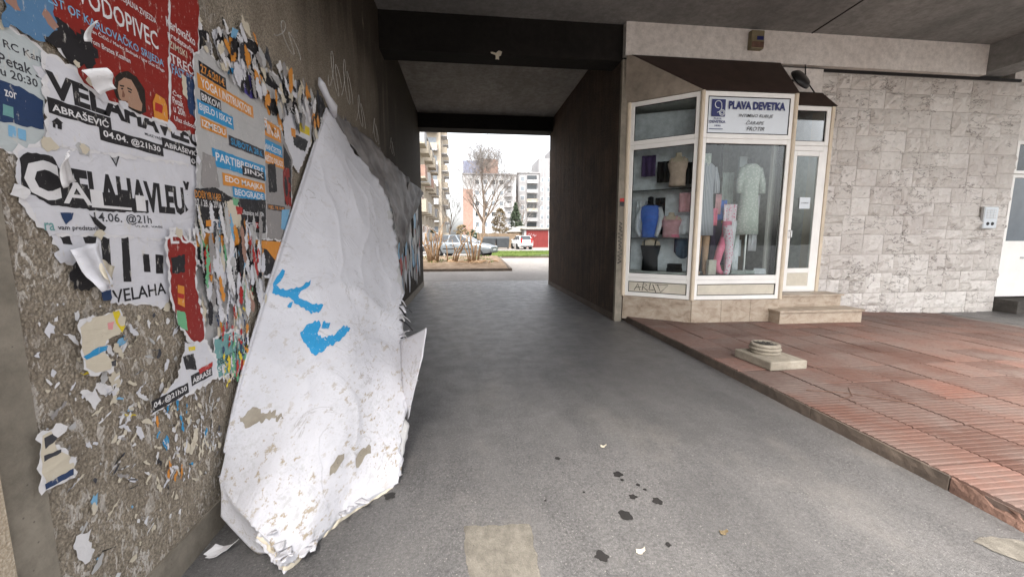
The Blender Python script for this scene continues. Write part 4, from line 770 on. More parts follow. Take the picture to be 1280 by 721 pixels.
  ('t', '27. i 28. 6. 2014. KINO', 'white', 2.151, 1.703, 0.308, 0.035),
  ('t', 'Ulaznice od 10h', 'white', 2.563, 1.683, 0.263, 0.029),
  ('s', 'white', '21h', 'navy', 2.276, 1.589, 0.097, 0.054),
  ('p', 'orange', [(2.222, 1.636), (2.267, 1.638), (2.262, 1.605), (2.217, 1.604)], 1, 'printed_badge'),
  ('s', 'paper', 'MTV', 'black', 2.62, 1.605, 0.074, 0.034),
  ('s', 'redd', 'TV', 'white', 2.703, 1.607, 0.059, 0.035),
  ('p', 'cream', [(2.414, 1.744), (2.476, 1.758), (2.565, 1.711), (2.534, 1.617), (2.451, 1.597), (2.417, 1.666)], 4, 'torn_patch'),
  ('p', 'redd', [(2.503, 1.729), (2.575, 1.721), (2.561, 1.683), (2.511, 1.68)], 2, 'torn_print'),
  ('p', 'green', [(2.479, 1.776), (2.541, 1.764), (2.518, 1.726), (2.48, 1.732)], 2, 'torn_print'),
 ]),
 ('narrow festival poster strip tucked between the line-up poster and the peeling sheet', 'photo', [(2.945, 2.33), (3.173, 2.328), (3.355, 2.139), (3.272, 1.8), (3.12, 1.53), (2.85, 1.532)], [
  ('s', 'orange', 'MINGA', 'white', 2.914, 2.222, 0.261, 0.105),
  ('s', 'blue', 'MANČESTER', 'white', 2.906, 2.119, 0.274, 0.079),
  ('s', 'orange', 'NEŠTO DRUGO', 'white', 2.894, 2.04, 0.298, 0.079),
  ('p', 'black', [(2.941, 2.037), (3.057, 2.057), (3.05, 1.865), (2.933, 1.852)], 3, 'printed_figure'),
  ('p', 'black', [(3.207, 2.225), (3.326, 2.134), (3.271, 1.794), (3.162, 1.786)], 2, 'printed_panel'),
  ('t', 'CE', 'red', 3.157, 1.779, 0.123, 0.285),
  ('s', 'dark', 'FEEL YR V-BE', 'orange', 2.895, 1.734, 0.264, 0.037),
  ('p', 'sky', [(3.104, 1.747), (3.237, 1.756), (3.158, 1.6), (3.07, 1.61)], 1, 'torn_print'),
 ]),
 ('black street-festival poster with hand-drawn white letters and a purple oval', 'black', [(2.445, 2.588), (2.496, 2.652), (2.672, 2.718), (2.935, 2.787), (2.923, 2.709), (2.828, 2.48), (2.768, 2.45), (2.598, 2.444), (2.487, 2.502)], [
  ('t', 'fest', 'white', 2.475, 2.467, 0.213, 0.113),
  ('t', 'TEST', 'white', 2.671, 2.622, 0.178, 0.075),
  ('t', 'URGET', 'white', 2.61, 2.487, 0.241, 0.092),
  ('p', 'sky', [(2.628, 2.74), (2.694, 2.754), (2.65, 2.682), (2.602, 2.677)], 1, 'torn_print'),
  ('p', 'blue', [(2.56, 2.498), (2.616, 2.511), (2.585, 2.465), (2.538, 2.456)], 1, 'torn_print'),
  ('p', 'purple', [(2.65, 2.472), (2.699, 2.517), (2.782, 2.539), (2.864, 2.527), (2.896, 2.475), (2.858, 2.423), (2.779, 2.402), (2.692, 2.415)], 0, 'purple_oval'),
  ('t', 'Eternal', 'white', 2.698, 2.442, 0.164, 0.029),
 ]),
 ('torn pale poster with black print just above the festival strip', 'greyp', [(2.906, 2.605), (3.065, 2.676), (3.256, 2.684), (3.235, 2.4), (3.14, 2.276), (2.943, 2.32), (2.903, 2.457)], [
  ('p', 'black', [(2.915, 2.599), (3.063, 2.665), (3.22, 2.617), (3.201, 2.578), (3.004, 2.572)], 3, 'torn_print'),
  ('p', 'black', [(2.989, 2.476), (3.207, 2.536), (3.186, 2.409), (3.018, 2.382)], 5, 'torn_print'),
  ('t', 'zabava', 'dark', 2.924, 2.447, 0.285, 0.032),
 ]),
 ('black and white torn poster beside the top of the peeling sheet', 'paper', [(3.259, 2.708), (3.612, 2.79), (3.86, 2.64), (3.78, 2.378), (3.463, 2.072), (3.273, 2.147), (3.235, 2.4)], [
  ('p', 'black', [(3.271, 2.701), (3.397, 2.736), (3.496, 2.641), (3.456, 2.581), (3.262, 2.565)], 2, 'torn_print'),
  ('t', 'm', 'white', 3.3, 2.597, 0.145, 0.084),
  ('p', 'black', [(3.287, 2.562), (3.65, 2.629), (3.665, 2.519), (3.357, 2.492)], 4, 'torn_print'),
  ('t', 'gosti', 'white', 3.308, 2.491, 0.342, 0.072),
  ('p', 'yellow', [(3.528, 2.469), (3.761, 2.48), (3.75, 2.411), (3.532, 2.396)], 1, 'torn_print'),
  ('p', 'black', [(3.39, 2.349), (3.706, 2.362), (3.62, 2.252), (3.403, 2.256)], 4, 'torn_print'),
  ('p', 'orange', [(3.366, 2.378), (3.454, 2.389), (3.444, 2.326), (3.371, 2.32)], 1, 'torn_print'),
 ]),
 ('orange-arched festival poster, its lower half torn into vertical shreds', 'black', [(2.142, 1.583), (2.573, 1.543), (3.118, 1.518), (3.065, 1.346), (2.823, 1.294), (2.457, 1.329), (2.262, 1.39), (2.13, 1.427)], [
  ('p', 'orange', [(2.136, 1.579), (2.572, 1.538), (3.13, 1.512), (3.098, 1.472), (2.928, 1.394), (2.829, 1.469), (2.656, 1.503), (2.484, 1.507), (2.374, 1.483), (2.13, 1.505)], 1, 'orange_arch'),
  ('t', 'MOSTAR', 'white', 2.415, 1.427, 0.328, 0.063),
 ]),
 ('red poster scrap with a green and orange bottle', 'red', [(1.938, 1.538), (2.011, 1.574), (2.118, 1.498), (2.089, 1.306), (2.122, 1.142), (2.113, 0.997), (2.02, 1.07), (1.952, 1.177), (1.929, 1.29)], [
  ('t', 'EU!', 'white', 1.955, 1.52, 0.172, 0.074),
  ('p', 'orange', [(1.97, 1.336), (2.01, 1.324), (2.0, 1.227), (1.958, 1.25)], 0.5, 'printed_bottle'),
  ('p', 'green', [(1.948, 1.222), (1.997, 1.205), (2.004, 1.113), (1.944, 1.157)], 2, 'printed_bottle'),
  ('p', 'redd', [(1.965, 1.3), (2.004, 1.287), (2.001, 1.265), (1.962, 1.278)], 0, 'printed_badge'),
  ('p', 'black', [(1.945, 1.46), (2.037, 1.471), (2.025, 1.389), (1.944, 1.389)], 3, 'torn_print'),
 ]),
 ('teal poster scrap with faded lettering beside the peeling sheet', 'teal', [(2.193, 1.026), (2.363, 1.028), (2.451, 0.978), (2.462, 0.83), (2.313, 0.803), (2.201, 0.816), (2.17, 0.879)], [
  ('t', 'Serija', 'white', 2.313, 0.965, 0.12, 0.052),
  ('t', 'DELGRADO KINO', 'black', 2.201, 0.882, 0.243, 0.034),
  ('t', 'SAMO', 'white', 2.195, 0.849, 0.181, 0.025),
 ]),
 ('slanting white ticket strip with a black date box low on the rough wall', 'paper', [(1.728, 0.836), (1.823, 0.894), (1.912, 0.912), (1.943, 0.985), (1.974, 1.051), (2.106, 1.032), (2.188, 0.907), (2.177, 0.833), (2.039, 0.826), (1.856, 0.83), (1.77, 0.831)], [
  ('s', 'black', '04. @21h30', 'white', 1.74, 0.829, 0.222, 0.049),
  ('s', 'black', 'ABRAŠE', 'white', 1.985, 0.85, 0.157, 0.052),
  ('p', 'black', [(1.946, 1.006), (2.02, 1.0), (2.03, 0.917), (1.957, 0.942)], 2, 'torn_print'),
  ('p', 'yellow', [(1.988, 1.04), (2.036, 1.031), (2.033, 1.012), (1.99, 1.02)], 1, 'torn_print'),
  ('p', 'redd', [(2.041, 0.914), (2.151, 0.919), (2.147, 0.895), (2.048, 0.887)], 2, 'torn_print'),
 ]),
 ('tattered photo print with dark bands near the smooth wall edge', 'cream', [(1.317, 0.948), (1.368, 0.941), (1.348, 0.906), (1.367, 0.866), (1.397, 0.823), (1.385, 0.777), (1.302, 0.782), (1.305, 0.864)], [
  ('p', 'dark', [(1.32, 0.939), (1.368, 0.941), (1.354, 0.916), (1.319, 0.903)], 1, 'torn_print'),
  ('p', 'dark', [(1.312, 0.886), (1.364, 0.878), (1.362, 0.868), (1.31, 0.867)], 1, 'torn_print'),
  ('p', 'navy', [(1.302, 0.798), (1.393, 0.795), (1.39, 0.774), (1.302, 0.78)], 1, 'torn_print'),
 ]),
 ('cream and yellow poster remnant alone on the bare rough wall', 'cream', [(1.48, 1.248), (1.513, 1.268), (1.583, 1.271), (1.637, 1.279), (1.645, 1.241), (1.63, 1.189), (1.57, 1.18), (1.552, 1.144), (1.584, 1.098), (1.573, 1.072), (1.512, 1.08), (1.482, 1.108), (1.482, 1.147), (1.475, 1.177)], [
  ('p', 'yellow', [(1.61, 1.278), (1.637, 1.279), (1.655, 1.214), (1.638, 1.193), (1.617, 1.235)], 1, 'torn_print'),
  ('p', 'blue', [(1.476, 1.149), (1.537, 1.166), (1.573, 1.161), (1.565, 1.146), (1.486, 1.135)], 1, 'torn_print'),
  ('p', 'pink', [(1.582, 1.242), (1.611, 1.242), (1.6, 1.214), (1.582, 1.218)], 2, 'torn_print'),
  ('p', 'dark', [(1.577, 1.1), (1.597, 1.1), (1.594, 1.077), (1.578, 1.082)], 1, 'torn_print'),
 ]),
]
LAY = [0]
def flat(pts, x, name, mat, parent):
    b = MB(); b.add([(x, p[0], p[1]) for p in pts], [tuple(range(len(pts)))]); return b.obj(name, mat, parent)
def paper_sheet(pts, x, name, mat, parent=None, curl=.004, seed=0):
    """a torn sheet with thickness whose edge lifts a little off the wall in places"""
    bm = bmesh.new(); vs = [bm.verts.new((x, p[0], p[1])) for p in pts]; f = bm.faces.new(vs); bm.normal_update()
    if f.normal.x < 0: f.normal_flip()
    me = bpy.data.meshes.new(name); bm.to_mesh(me); bm.free()
    return link(name, me, mat, parent)
# order: things lower in the list are pasted over earlier ones except the two red posters, which lie over the white ones
ORDER = [2, 5, 4, 3, 0, 1, 9, 10, 7, 6, 8, 11, 12, 13, 14, 15, 16]
for rank, pi in enumerate(ORDER):
    label, colr, outline, items = POSTERS[pi]
    random.seed(100 + pi)
    x = WX + .004 + rank * .0022
    p = thing('poster', label, 'poster', (0, 0, 0)); p['group'] = 'posters pasted on the left wall'
    paper_sheet(ragged(outline, .007, .022), x, 'sheet', 'print_' + colr, p, seed=pi)
    cy_, cz_ = sum(q[0] for q in outline) / len(outline), sum(q[1] for q in outline) / len(outline)
    flat(ragged([(q[0] + .014 * (1 if q[0] > cy_ else -1) * random.uniform(.1, 1), q[1] + .016 * (1 if q[1] > cz_ else -1) * random.uniform(.2, 1)) for q in outline], .010, .014), x - .0008, 'torn_fibre_edge', 'print_white', p)
    lx = x + .0004
    for it in items:
        lx += .00012
        if it[0] == 't':
            _, s_, c_, y0, z0, w_, h_ = it
            big = h_ > .09; lettering(s_, 'print_' + c_, p, (lx, y0, z0), UXp, UZp, w_, h_, .045 if big else .012)
        elif it[0] == 's':
            _, c_, s_, tc, y0, z0, w_, h_ = it
            st_ = flat(ragged([(y0, z0), (y0 + w_, z0), (y0 + w_, z0 + h_), (y0, z0 + h_)], .002, .03), lx, 'colour_strip', 'print_' + c_, p)
            lx += .00012; lettering(s_, 'print_' + tc, st_, (lx, y0 + w_ * .05, z0 + h_ * .18), UXp, UZp, w_ * .9, h_ * .64, .02)
        else:
            _, c_, pts, rag, nm = it
            flat(ragged(pts, rag * .0016, .012) if rag else pts, lx, nm, 'print_' + c_, p)
    # torn white paper fibre along ragged lower edges, small missing bits
    for k in range(7 if pi < 12 and pi not in (2,) else 2):
        a_ = outline[(k * 3 + 1) % len(outline)]; r_ = random.uniform(.012, .035)
        P = [(a_[0] + r_ * random.uniform(.5, 1.2) * math.cos(t_), a_[1] + r_ * random.uniform(.4, 1.1) * math.sin(t_)) for t_ in [q * .7 for q in range(9)]]
        flat(ragged(P, .003, .01), lx + .0003 + k * .00006, 'torn_patch', 'print_' + random.choice(['white', 'cream', 'greyp', 'paper']), p)
    for k in range(3):
        a_, c_ = outline[k * 2 % len(outline)], outline[(k * 2 + 1) % len(outline)]; mx_ = ((a_[0] + c_[0]) / 2, (a_[1] + c_[1]) / 2)
# layered shreds: vertical torn strips of many print colours
def shreds(label, n, y0, y1, z0, z1, seed, cols, hmin=.03, hmax=.16, wmax=.03, x=WX + .05, blob=False):
    rr = random.Random(seed); t = thing('torn_poster_layers', label, 'posters')
    random.seed(seed)
    for k in range(n):
        y, z = rr.uniform(y0, y1), rr.uniform(z0, z1); h = rr.uniform(hmin, hmax) * (1.2 if y > 3 else 1); w_ = rr.uniform(.006, wmax); lean = rr.uniform(-.03, .03)
        P = [(y, z), (y + w_ * .5, z - h * .15), (y + w_, z + .01), (y + w_ + lean, z + h * .6), (y + w_ * .6 + lean, z + h), (y + lean, z + h * .8)]
        if blob:
            m_ = 9; hh, ww = h * .5, max(w_, h * .35) * .8; P = [(y + lean * math.sin(q * .7) + ww * rr.uniform(.45, 1.25) * math.cos(q * 6.283 / m_), z + hh * rr.uniform(.45, 1.25) * math.sin(q * 6.283 / m_)) for q in range(m_)]
        flat(ragged(P, .007, .008), x + k * .00013, 'shred', 'print_' + rr.choice(cols), t)
    return t
CL = ['white', 'paper', 'greyp', 'white', 'paper', 'black', 'photo', 'paper', 'greyp', 'dark', 'cream', 'white', 'redd', 'orange', 'green', 'cream', 'sky', 'photo', 'paper', 'skinp']
backing = [(2.03, 1.62), (2.62, 1.6), (2.75, 1.5), (2.6, 1.15), (2.5, .95), (2.35, .85), (2.2, .95), (2.12, 1.1), (2.02, 1.3)]
random.seed(9); t0 = shreds('band of shredded many-coloured poster layers left of the peeling sheet', 170, 2.12, 2.72, 1.1, 1.56, 21, CL, .04, .2, .05, x=WX + .026)
paper_sheet(ragged(backing, .012, .02), WX + .006, 'sheet', 'print_greyp', t0)
shreds('lower fringe of torn poster bits beside the teal scrap', 90, 2.22, 2.5, .72, 1.12, 22, ['cream', 'cream', 'paper', 'navy', 'orange', 'redd', 'yellow', 'white', 'greyp', 'green'], .02, .1, .03, WX + .03)
shreds('torn strips of old posters below the bottle poster on the bare wall', 60, 1.75, 2.15, .42, .78, 23, ['white', 'greyp', 'cream', 'orange', 'blue', 'black', 'paper', 'cream'], .015, .08, .014, WX + .006)
shreds('ragged torn posters along the top of the pasted zone near the peeling sheet', 120, 2.45, 4.1, 2.42, 2.8, 24, ['white', 'black', 'greyp', 'orange', 'dark', 'cream', 'paper', 'photo'], .03, .16, .06, WX + .034, blob=True)
shreds('ragged torn posters along the top edge of the near poster zone', 60, 2.05, 2.6, 2.3, 2.75, 25, ['white', 'black', 'greyp', 'cream', 'paper', 'photo'], .03, .16, .05, WX + .003, blob=True)
shreds('grey torn poster remains on the wall beyond the peeling sheet', 170, 7.2, 12.0, .55, 2.5, 26, ['greyp', 'photo', 'dark', 'paper', 'grey', 'redd', 'sky', 'dark', 'photo', 'photo'], .2, .7, .3, WX + .006, blob=True)
shreds('dark torn poster layers behind the top of the peeling sheet', 80, 4.3, 7.2, 1.5, 2.72, 27, ['greyp', 'photo', 'dark', 'paper', 'purple', 'cream', 'dark'], .12, .5, .2, WX + .006, blob=True)
shreds('ragged torn layers filling the gap between line-up poster and peeling sheet', 150, 2.5, 3.2, 1.5, 2.45, 28, ['white', 'greyp', 'paper', 'black', 'photo', 'dark', 'paper', 'orange', 'cream'], .04, .18, .05, WX + .003, blob=True)
shreds('scatter of small torn paper bits stuck across the bare rough wall', 130, 1.38, 2.2, .3, 1.25, 33, ['cream', 'white', 'greyp', 'cream', 'white', 'paper', 'photo', 'dark', 'cream'], .008, .055, .012, WX + .0022, blob=True)
shreds('torn colourful layers below the cream and yellow remnant', 40, 1.5, 1.75, .75, 1.15, 34, ['cream', 'white', 'greyp', 'yellow', 'white', 'paper', 'sky'], .012, .07, .02, WX + .0045, blob=True)
# loose white curls peeling away
def curl(label, c, w_, h_, ang, mat='print_white', lift=.05):
    def f(u, v):
        r_ = lift * v * v; y = c[0] + (u - .5) * w_ * (1 - .5 * v) * math.cos(ang) - v * h_ * math.sin(ang); z = c[1] + (u - .5) * w_ * math.sin(ang) + v * h_ * math.cos(ang)
        n_ = noise.noise(Vector((y * 20, z * 20, 0))) * .008
        return (WX + .05 + r_ + n_ + .006 * math.sin(u * 6), y, z)
    b = MB(); b.add(*grid(f, 8, 8)); o = b.obj('paper_curl', mat, None, smooth=True); s_ = o.modifiers.new('t', 'SOLIDIFY'); s_.thickness = .001
    tag(o, label, 'paper')
curl('white curl of torn paper peeling over the printed figure', (1.64, 2.22), .04, .06, .4); curl('long white torn edge curling off the red poster', (1.63, 2.08), .09, .035, -.7)
curl('large white curl drooping at the lower left of the pasted zone', (1.52, 1.52), .11, -.15, .2, 'print_paper', .035); curl('white flake curling over the letter stems', (1.6, 1.46), .07, -.08, -.5, 'print_cream', .03); curl('white curl at the left end of the black blot', (1.5, 1.72), .06, .1, .5)
# scraps still glued to the bare roughcast
rr = random.Random(77); random.seed(78)
for k in range(70):
    y = rr.uniform(1.36, 2.25); z = rr.uniform(.22, 1.38 - max(0, (1.75 - y)) * .15)
    if z > 1.2 and y > 2.0: continue
    r_ = rr.choice([.004, .005, .007, .009, .012, .018]); n_ = 8
    P = [(y + r_ * rr.uniform(.4, 1.5) * math.cos(q * 6.28 / n_), z + r_ * rr.uniform(.4, 1.9) * math.sin(q * 6.28 / n_)) for q in range(n_)]
    o = flat(ragged(P, .002, .008), WX + .003 + k * .00003, 'paper_scrap', 'print_' + rr.choice(['white', 'cream', 'greyp', 'white', 'cream', 'paper', 'sky', 'greyp']), None)
    cn = dict(print_white='white', print_cream='cream', print_greyp='grey', print_paper='pale', print_sky='light blue')[o.data.materials[0].name]; tag(o, 'small torn %s scrap of paper glued to the bare rough wall' % cn, 'paper', 'paper scraps on the bare wall, ' + cn)
for (y, z, r_, c_, lb) in ((1.98, .56, .05, 'cream', 'heart-shaped cream paper remnant low on the rough wall'), (1.42, .5, .05, 'white', 'pale smear of torn paper near the smooth wall edge'), (1.53, .98, .035, 'white', 'white paper chip under the cream and yellow remnant'), (1.62, 1.02, .03, 'cream', 'cream paper chip right of the white chip'), (1.83, .65, .03, 'blue', 'bright blue paper sliver low on the rough wall')):
    n_ = 12; P = [(y + r_ * .7 * random.uniform(.55, 1.3) * math.cos(q * 6.28 / n_), z + r_ * random.uniform(.55, 1.3) * math.sin(q * 6.28 / n_)) for q in range(n_)]
    if 'heart' in lb: P = [(y, z - .05), (y + .05, z), (y + .06, z + .06), (y + .035, z + .065), (y + .03, z + .02), (y, z - .005), (y - .02, z + .035), (y - .05, z + .03), (y - .045, z - .01)]
    tag(flat(ragged(P, .004, .01), WX + .007, 'paper_scrap', 'print_' + c_, None), lb, 'paper')

# ------------------------------------------------------------------ the great peeling laminate of posters
def catmull(P, t):
    n = len(P) - 1; x = t * n; i = min(int(x), n - 1); u = x - i; p = [Vector(P[max(0, min(n, i + k))]) for k in (-1, 0, 1, 2)]
    return .5 * ((2 * p[1]) + (p[2] - p[0]) * u + (2 * p[0] - 5 * p[1] + 4 * p[2] - p[3]) * u * u + (3 * p[1] - p[0] - 3 * p[2] + p[3]) * u ** 3)
LP = [(-1.31, 4.17, 2.77), (-1.31, 3.05, 1.53), (-1.31, 2.42, .80), (-1.30, 2.11, .31)]
RP = [(-1.28, 4.23, 2.77), (-1.17, 4.70, 2.48), (-.93, 4.91, 2.03), (-.77, 4.64, 1.43), (-.6, 3.69, .8), (-.47, 2.94, .34), (-.44, 2.41, .02)]
BP = [(-1.30, 2.11, .31), (-1.17, 1.99, .24), (-1.05, 1.89, .21), (-.94, 1.84, .13), (-.83, 1.82, .03), (-.69, 2.13, .03), (-.44, 2.41, .02)]
def ridged(p): return 1 - abs(noise.noise(p))
def SP(s, t, off=0.0, rag=True):
    b0, b1 = Vector(BP[0]), Vector(BP[-1])
    q = catmull(LP, t) * (1 - s) + catmull(RP, t) * s + (catmull(BP, s) - b0 * (1 - s) - b1 * s) * t ** 2.2
    out = Vector((.75, -.65, 0)); bul = .16 * math.sin(math.pi * s) * math.sin(math.pi * t); q += out * bul
    k = min(1, 5 * s) * min(1, 4 * (1 - t) + .3) * min(1, t * 6)
    nrm = Vector((.66, -.6, .45)).normalized()
    w_ = .045 * (ridged(q * 1.15) ** 4 - .4) + .006 * noise.noise(q * 3) + .010 * ridged(q * 2.1 + Vector((3, 1, 0))) ** 14 + (.0006 + .005 * max(0, .9 - q.z)) * noise.noise(q * 17)
    q += nrm * (w_ * k + off)
    if rag:
        e = max(0, (s - .93) / .07); q += Vector((1, .3, 0)) * e * (.05 * noise.noise(Vector((t * 16, 0, 2))) + .022 * noise.noise(Vector((t * 60, 0, 7)))) * min(1, t * 5)
        e = max(0, (t - .95) / .05) * (.2 + .8 * min(1, s * 1.6)); q += Vector((0, -.6, .3)) * e * (.04 * noise.noise(Vector((s * 12, 4, 2))) + .03 * noise.noise(Vector((s * 45, 0, 9))))
    q.z = max(q.z, .012); q.x = max(q.x, WX + .045)
    return q
PL = thing('peeling_poster_laminate', 'huge crumpled white sheet of layered posters peeling off the left wall', 'paper', (-.9, 2.4, 0))
def child(b, name, mat, th=.01, smooth=True):
    b.v = [(Vector(v) - PL.location)[:] for v in b.v]; o = b.obj(name, mat, PL, smooth=smooth)
    if th: s_ = o.modifiers.new('t', 'SOLIDIFY'); s_.thickness = th; s_.offset = 1
    return o
b = MB(); b.add(*grid(lambda u, v: SP(u, v), 110, 170)); child(b, 'main_sheet', 'laminate', .014)
# loose layers showing at the torn right and lower edges
for k in range(1, 4):
    def lay(u, v, k=k):
        t_ = .18 + .8 * v; q = SP(.88 + .12 * u, t_, -.012 * k, False); q += Vector((1, .35, 0)) * u * (.012 * k + .05 * noise.noise(Vector((t_ * 13, k * 7.3, 2))) + .03 * noise.noise(Vector((t_ * 47, k * 3.1, 7)))); q.z = max(.011, q.z); return q
    b = MB(); b.add(*grid(lay, 8, 150)); child(b, 'paper_layer', ('laminate', 'print_greyp', 'laminate')[k - 1], .003)
    def lay2(u, v, k=k):
        s_ = .42 + .56 * u; q = SP(s_, .9 + .1 * v, -.008 * k, False); q += Vector((.15, -1, 0)) * v * (.008 * k + .035 * noise.noise(Vector((s_ * 14, k * 5.3, 2))) + .02 * noise.noise(Vector((s_ * 52, k * 2.1, 7)))); q.z = max(.010 - .002 * k, q.z - .01 * k); return q
    b = MB(); b.add(*grid(lay2, 90, 8)); child(b, 'paper_layer', ('laminate', 'print_cream', 'laminate')[k - 1], .003)
# folded-over foot
def foot(u, v):
    a = SP(.0 + .55 * u, 1.0, 0, False); d_ = catmull([(-1.24, 2.006, .16), (-1.13, 1.945, .09), (-1.04, 1.915, .015), (-.985, 1.905, .02), (-.94, 1.89, .04), (-.83, 1.83, .014)], u)
    q = a.lerp(d_, v); q += Vector((.5, -.6, .1)) * (.018 * math.sin(v * 3.1) + .008 * noise.noise(q * 12)); q.z = max(.01, q.z); return q
b = MB(); b.add(*grid(foot, 40, 14)); child(b, 'folded_foot', 'laminate', .006)
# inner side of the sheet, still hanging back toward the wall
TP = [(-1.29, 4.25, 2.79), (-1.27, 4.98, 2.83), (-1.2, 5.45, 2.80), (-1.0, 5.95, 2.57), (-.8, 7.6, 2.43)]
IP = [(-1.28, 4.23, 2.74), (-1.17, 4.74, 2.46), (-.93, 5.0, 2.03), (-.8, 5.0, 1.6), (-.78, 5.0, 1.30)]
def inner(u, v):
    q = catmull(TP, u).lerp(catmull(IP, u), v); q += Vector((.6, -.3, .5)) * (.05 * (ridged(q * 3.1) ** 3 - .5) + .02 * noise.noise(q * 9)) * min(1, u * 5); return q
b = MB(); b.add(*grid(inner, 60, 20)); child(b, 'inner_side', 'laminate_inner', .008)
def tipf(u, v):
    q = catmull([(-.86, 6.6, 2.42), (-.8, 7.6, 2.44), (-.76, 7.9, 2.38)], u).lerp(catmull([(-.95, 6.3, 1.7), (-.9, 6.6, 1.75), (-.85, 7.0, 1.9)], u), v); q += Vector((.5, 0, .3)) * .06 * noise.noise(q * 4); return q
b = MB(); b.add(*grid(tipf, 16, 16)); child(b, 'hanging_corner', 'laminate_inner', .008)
# torn flap and shreds on the right edge
def flapf(u, v):
    q = catmull([(-.56, 3.40, .68), (-.49, 3.0, .42), (-.45, 2.9, .2)], v).lerp(catmull([(-.3, 3.03, .87), (-.33, 2.85, .66), (-.44, 2.88, .22)], v), u)
    q += Vector((.5, -.5, .2)) * (.05 * math.sin(u * 3.1) * (1 - v) + .012 * noise.noise(q * 14)); return q
b = MB(); b.add(*grid(flapf, 18, 18)); child(b, 'torn_flap', 'laminate', .006)
rr = random.Random(31); random.seed(32)
for k in range(16):
    t_ = rr.uniform(.62, .8); a = SP(.985, t_, .0, False); L_ = rr.uniform(.06, .16); dr = Vector((rr.uniform(.2, 1), rr.uniform(-.8, .1), rr.uniform(-.4, .9))).normalized(); sd = dr.cross(Vector((0, 0, 1))).normalized() * rr.uniform(.012, .03)
    b = MB(); b.add(*grid(lambda u, v: a + dr * L_ * v + sd * (u - .5) * 2 * (1 - .7 * v) + Vector((0, 0, -.05)) * v * v, 3, 5)); child(b, 'torn_shred', rr.choice(['laminate', 'laminate', 'print_black', 'print_greyp']), .003)
for k in range(12):
    s_ = rr.uniform(.45, .98); a = SP(s_, .985, 0, False); L_ = rr.uniform(.03, .09); dr = Vector((rr.uniform(-.2, .8), rr.uniform(-1, -.2), rr.uniform(-.1, .3))).normalized(); sd = dr.cross(Vector((0, 0, 1))).normalized() * rr.uniform(.015, .035)
    def ff(u, v):
        q = a + dr * L_ * v + sd * (u - .5) * 2 * (1 - .6 * v); q.z = max(.01, q.z); return q
    b = MB(); b.add(*grid(ff, 3, 4)); child(b, 'torn_shred', 'laminate', .004)
# twisted tatter at the very top
child(MB().tube([(-1.29, 4.02, 2.98), (-1.27, 4.0, 2.92), (-1.25, 4.08, 2.84), (-1.24, 4.2, 2.79), (-1.25, 4.28, 2.72)], [.012, .035, .03, .045, .02], 7), 'top_tatter', 'laminate', 0)
# blue paint print left on the sheet
for pl in ([(.058, .417), (.075, .425), (.067, .45), (.05, .458), (.075, .475), (.117, .483), (.158, .488), (.217, .478), (.217, .492), (.175, .5), (.155, .508), (.208, .53), (.258, .548), (.325, .56), (.317, .572), (.267, .572), (.25, .562), (.2, .545), (.142, .515), (.092, .497), (.042, .478), (.033, .45), (.042, .433)],
           [(0.236, 0.607), (0.271, 0.593), (0.321, 0.593), (0.343, 0.607), (0.314, 0.614), (0.343, 0.629), (0.379, 0.636), (0.436, 0.65), (0.407, 0.664), (0.357, 0.671), (0.321, 0.657), (0.279, 0.636)], [(0.379, 0.636), (0.45, 0.636), (0.493, 0.621), (0.557, 0.629), (0.55, 0.636), (0.5, 0.65), (0.443, 0.657)], [(0.35, 0.6), (0.4, 0.607), (0.393, 0.621), (0.35, 0.614)], [(0.136, 0.521), (0.15, 0.521), (0.15, 0.536), (0.129, 0.529)]):
    bm = bmesh.new(); P = ragged(pl, .0034, .010); f = bm.faces.new([bm.verts.new((p[0], p[1], 0)) for p in P]); bmesh.ops.triangulate(bm, faces=[f]); bmesh.ops.subdivide_edges(bm, edges=bm.edges[:], cuts=2, use_grid_fill=True)
    for v in bm.verts: v.co = SP(v.co.x, v.co.y, .004) - PL.location
    me = bpy.data.meshes.new('blue_print_patch'); bm.to_mesh(me); bm.free(); link('blue_print_patch', me, 'print_blue', PL)
for pl, mt in (([(.06, .795), (.10, .772), (.15, .768), (.18, .778), (.22, .772), (.25, .783), (.2, .79), (.15, .80), (.11, .815)], 'old_concrete'), ([(.24, .782), (.27, .78), (.29, .792), (.25, .797)], 'old_concrete'), ([(.66, .865), (.70, .855), (.73, .868), (.69, .878)], 'old_concrete'), ([(.8, .89), (.85, .88), (.87, .90), (.82, .91)], 'old_concrete')):
    bm = bmesh.new(); P = ragged(pl, .007, .010); f = bm.faces.new([bm.verts.new((p[0], p[1], 0)) for p in P]); bmesh.ops.triangulate(bm, faces=[f]); bmesh.ops.subdivide_edges(bm, edges=bm.edges[:], cuts=2, use_grid_fill=True)
    for v in bm.verts: v.co = SP(v.co.x, v.co.y, .003 if mt != 'print_skinp' else .005) - PL.location
    me = bpy.data.meshes.new('torn_patch'); bm.to_mesh(me); bm.free(); link('torn_patch', me, mt, PL)
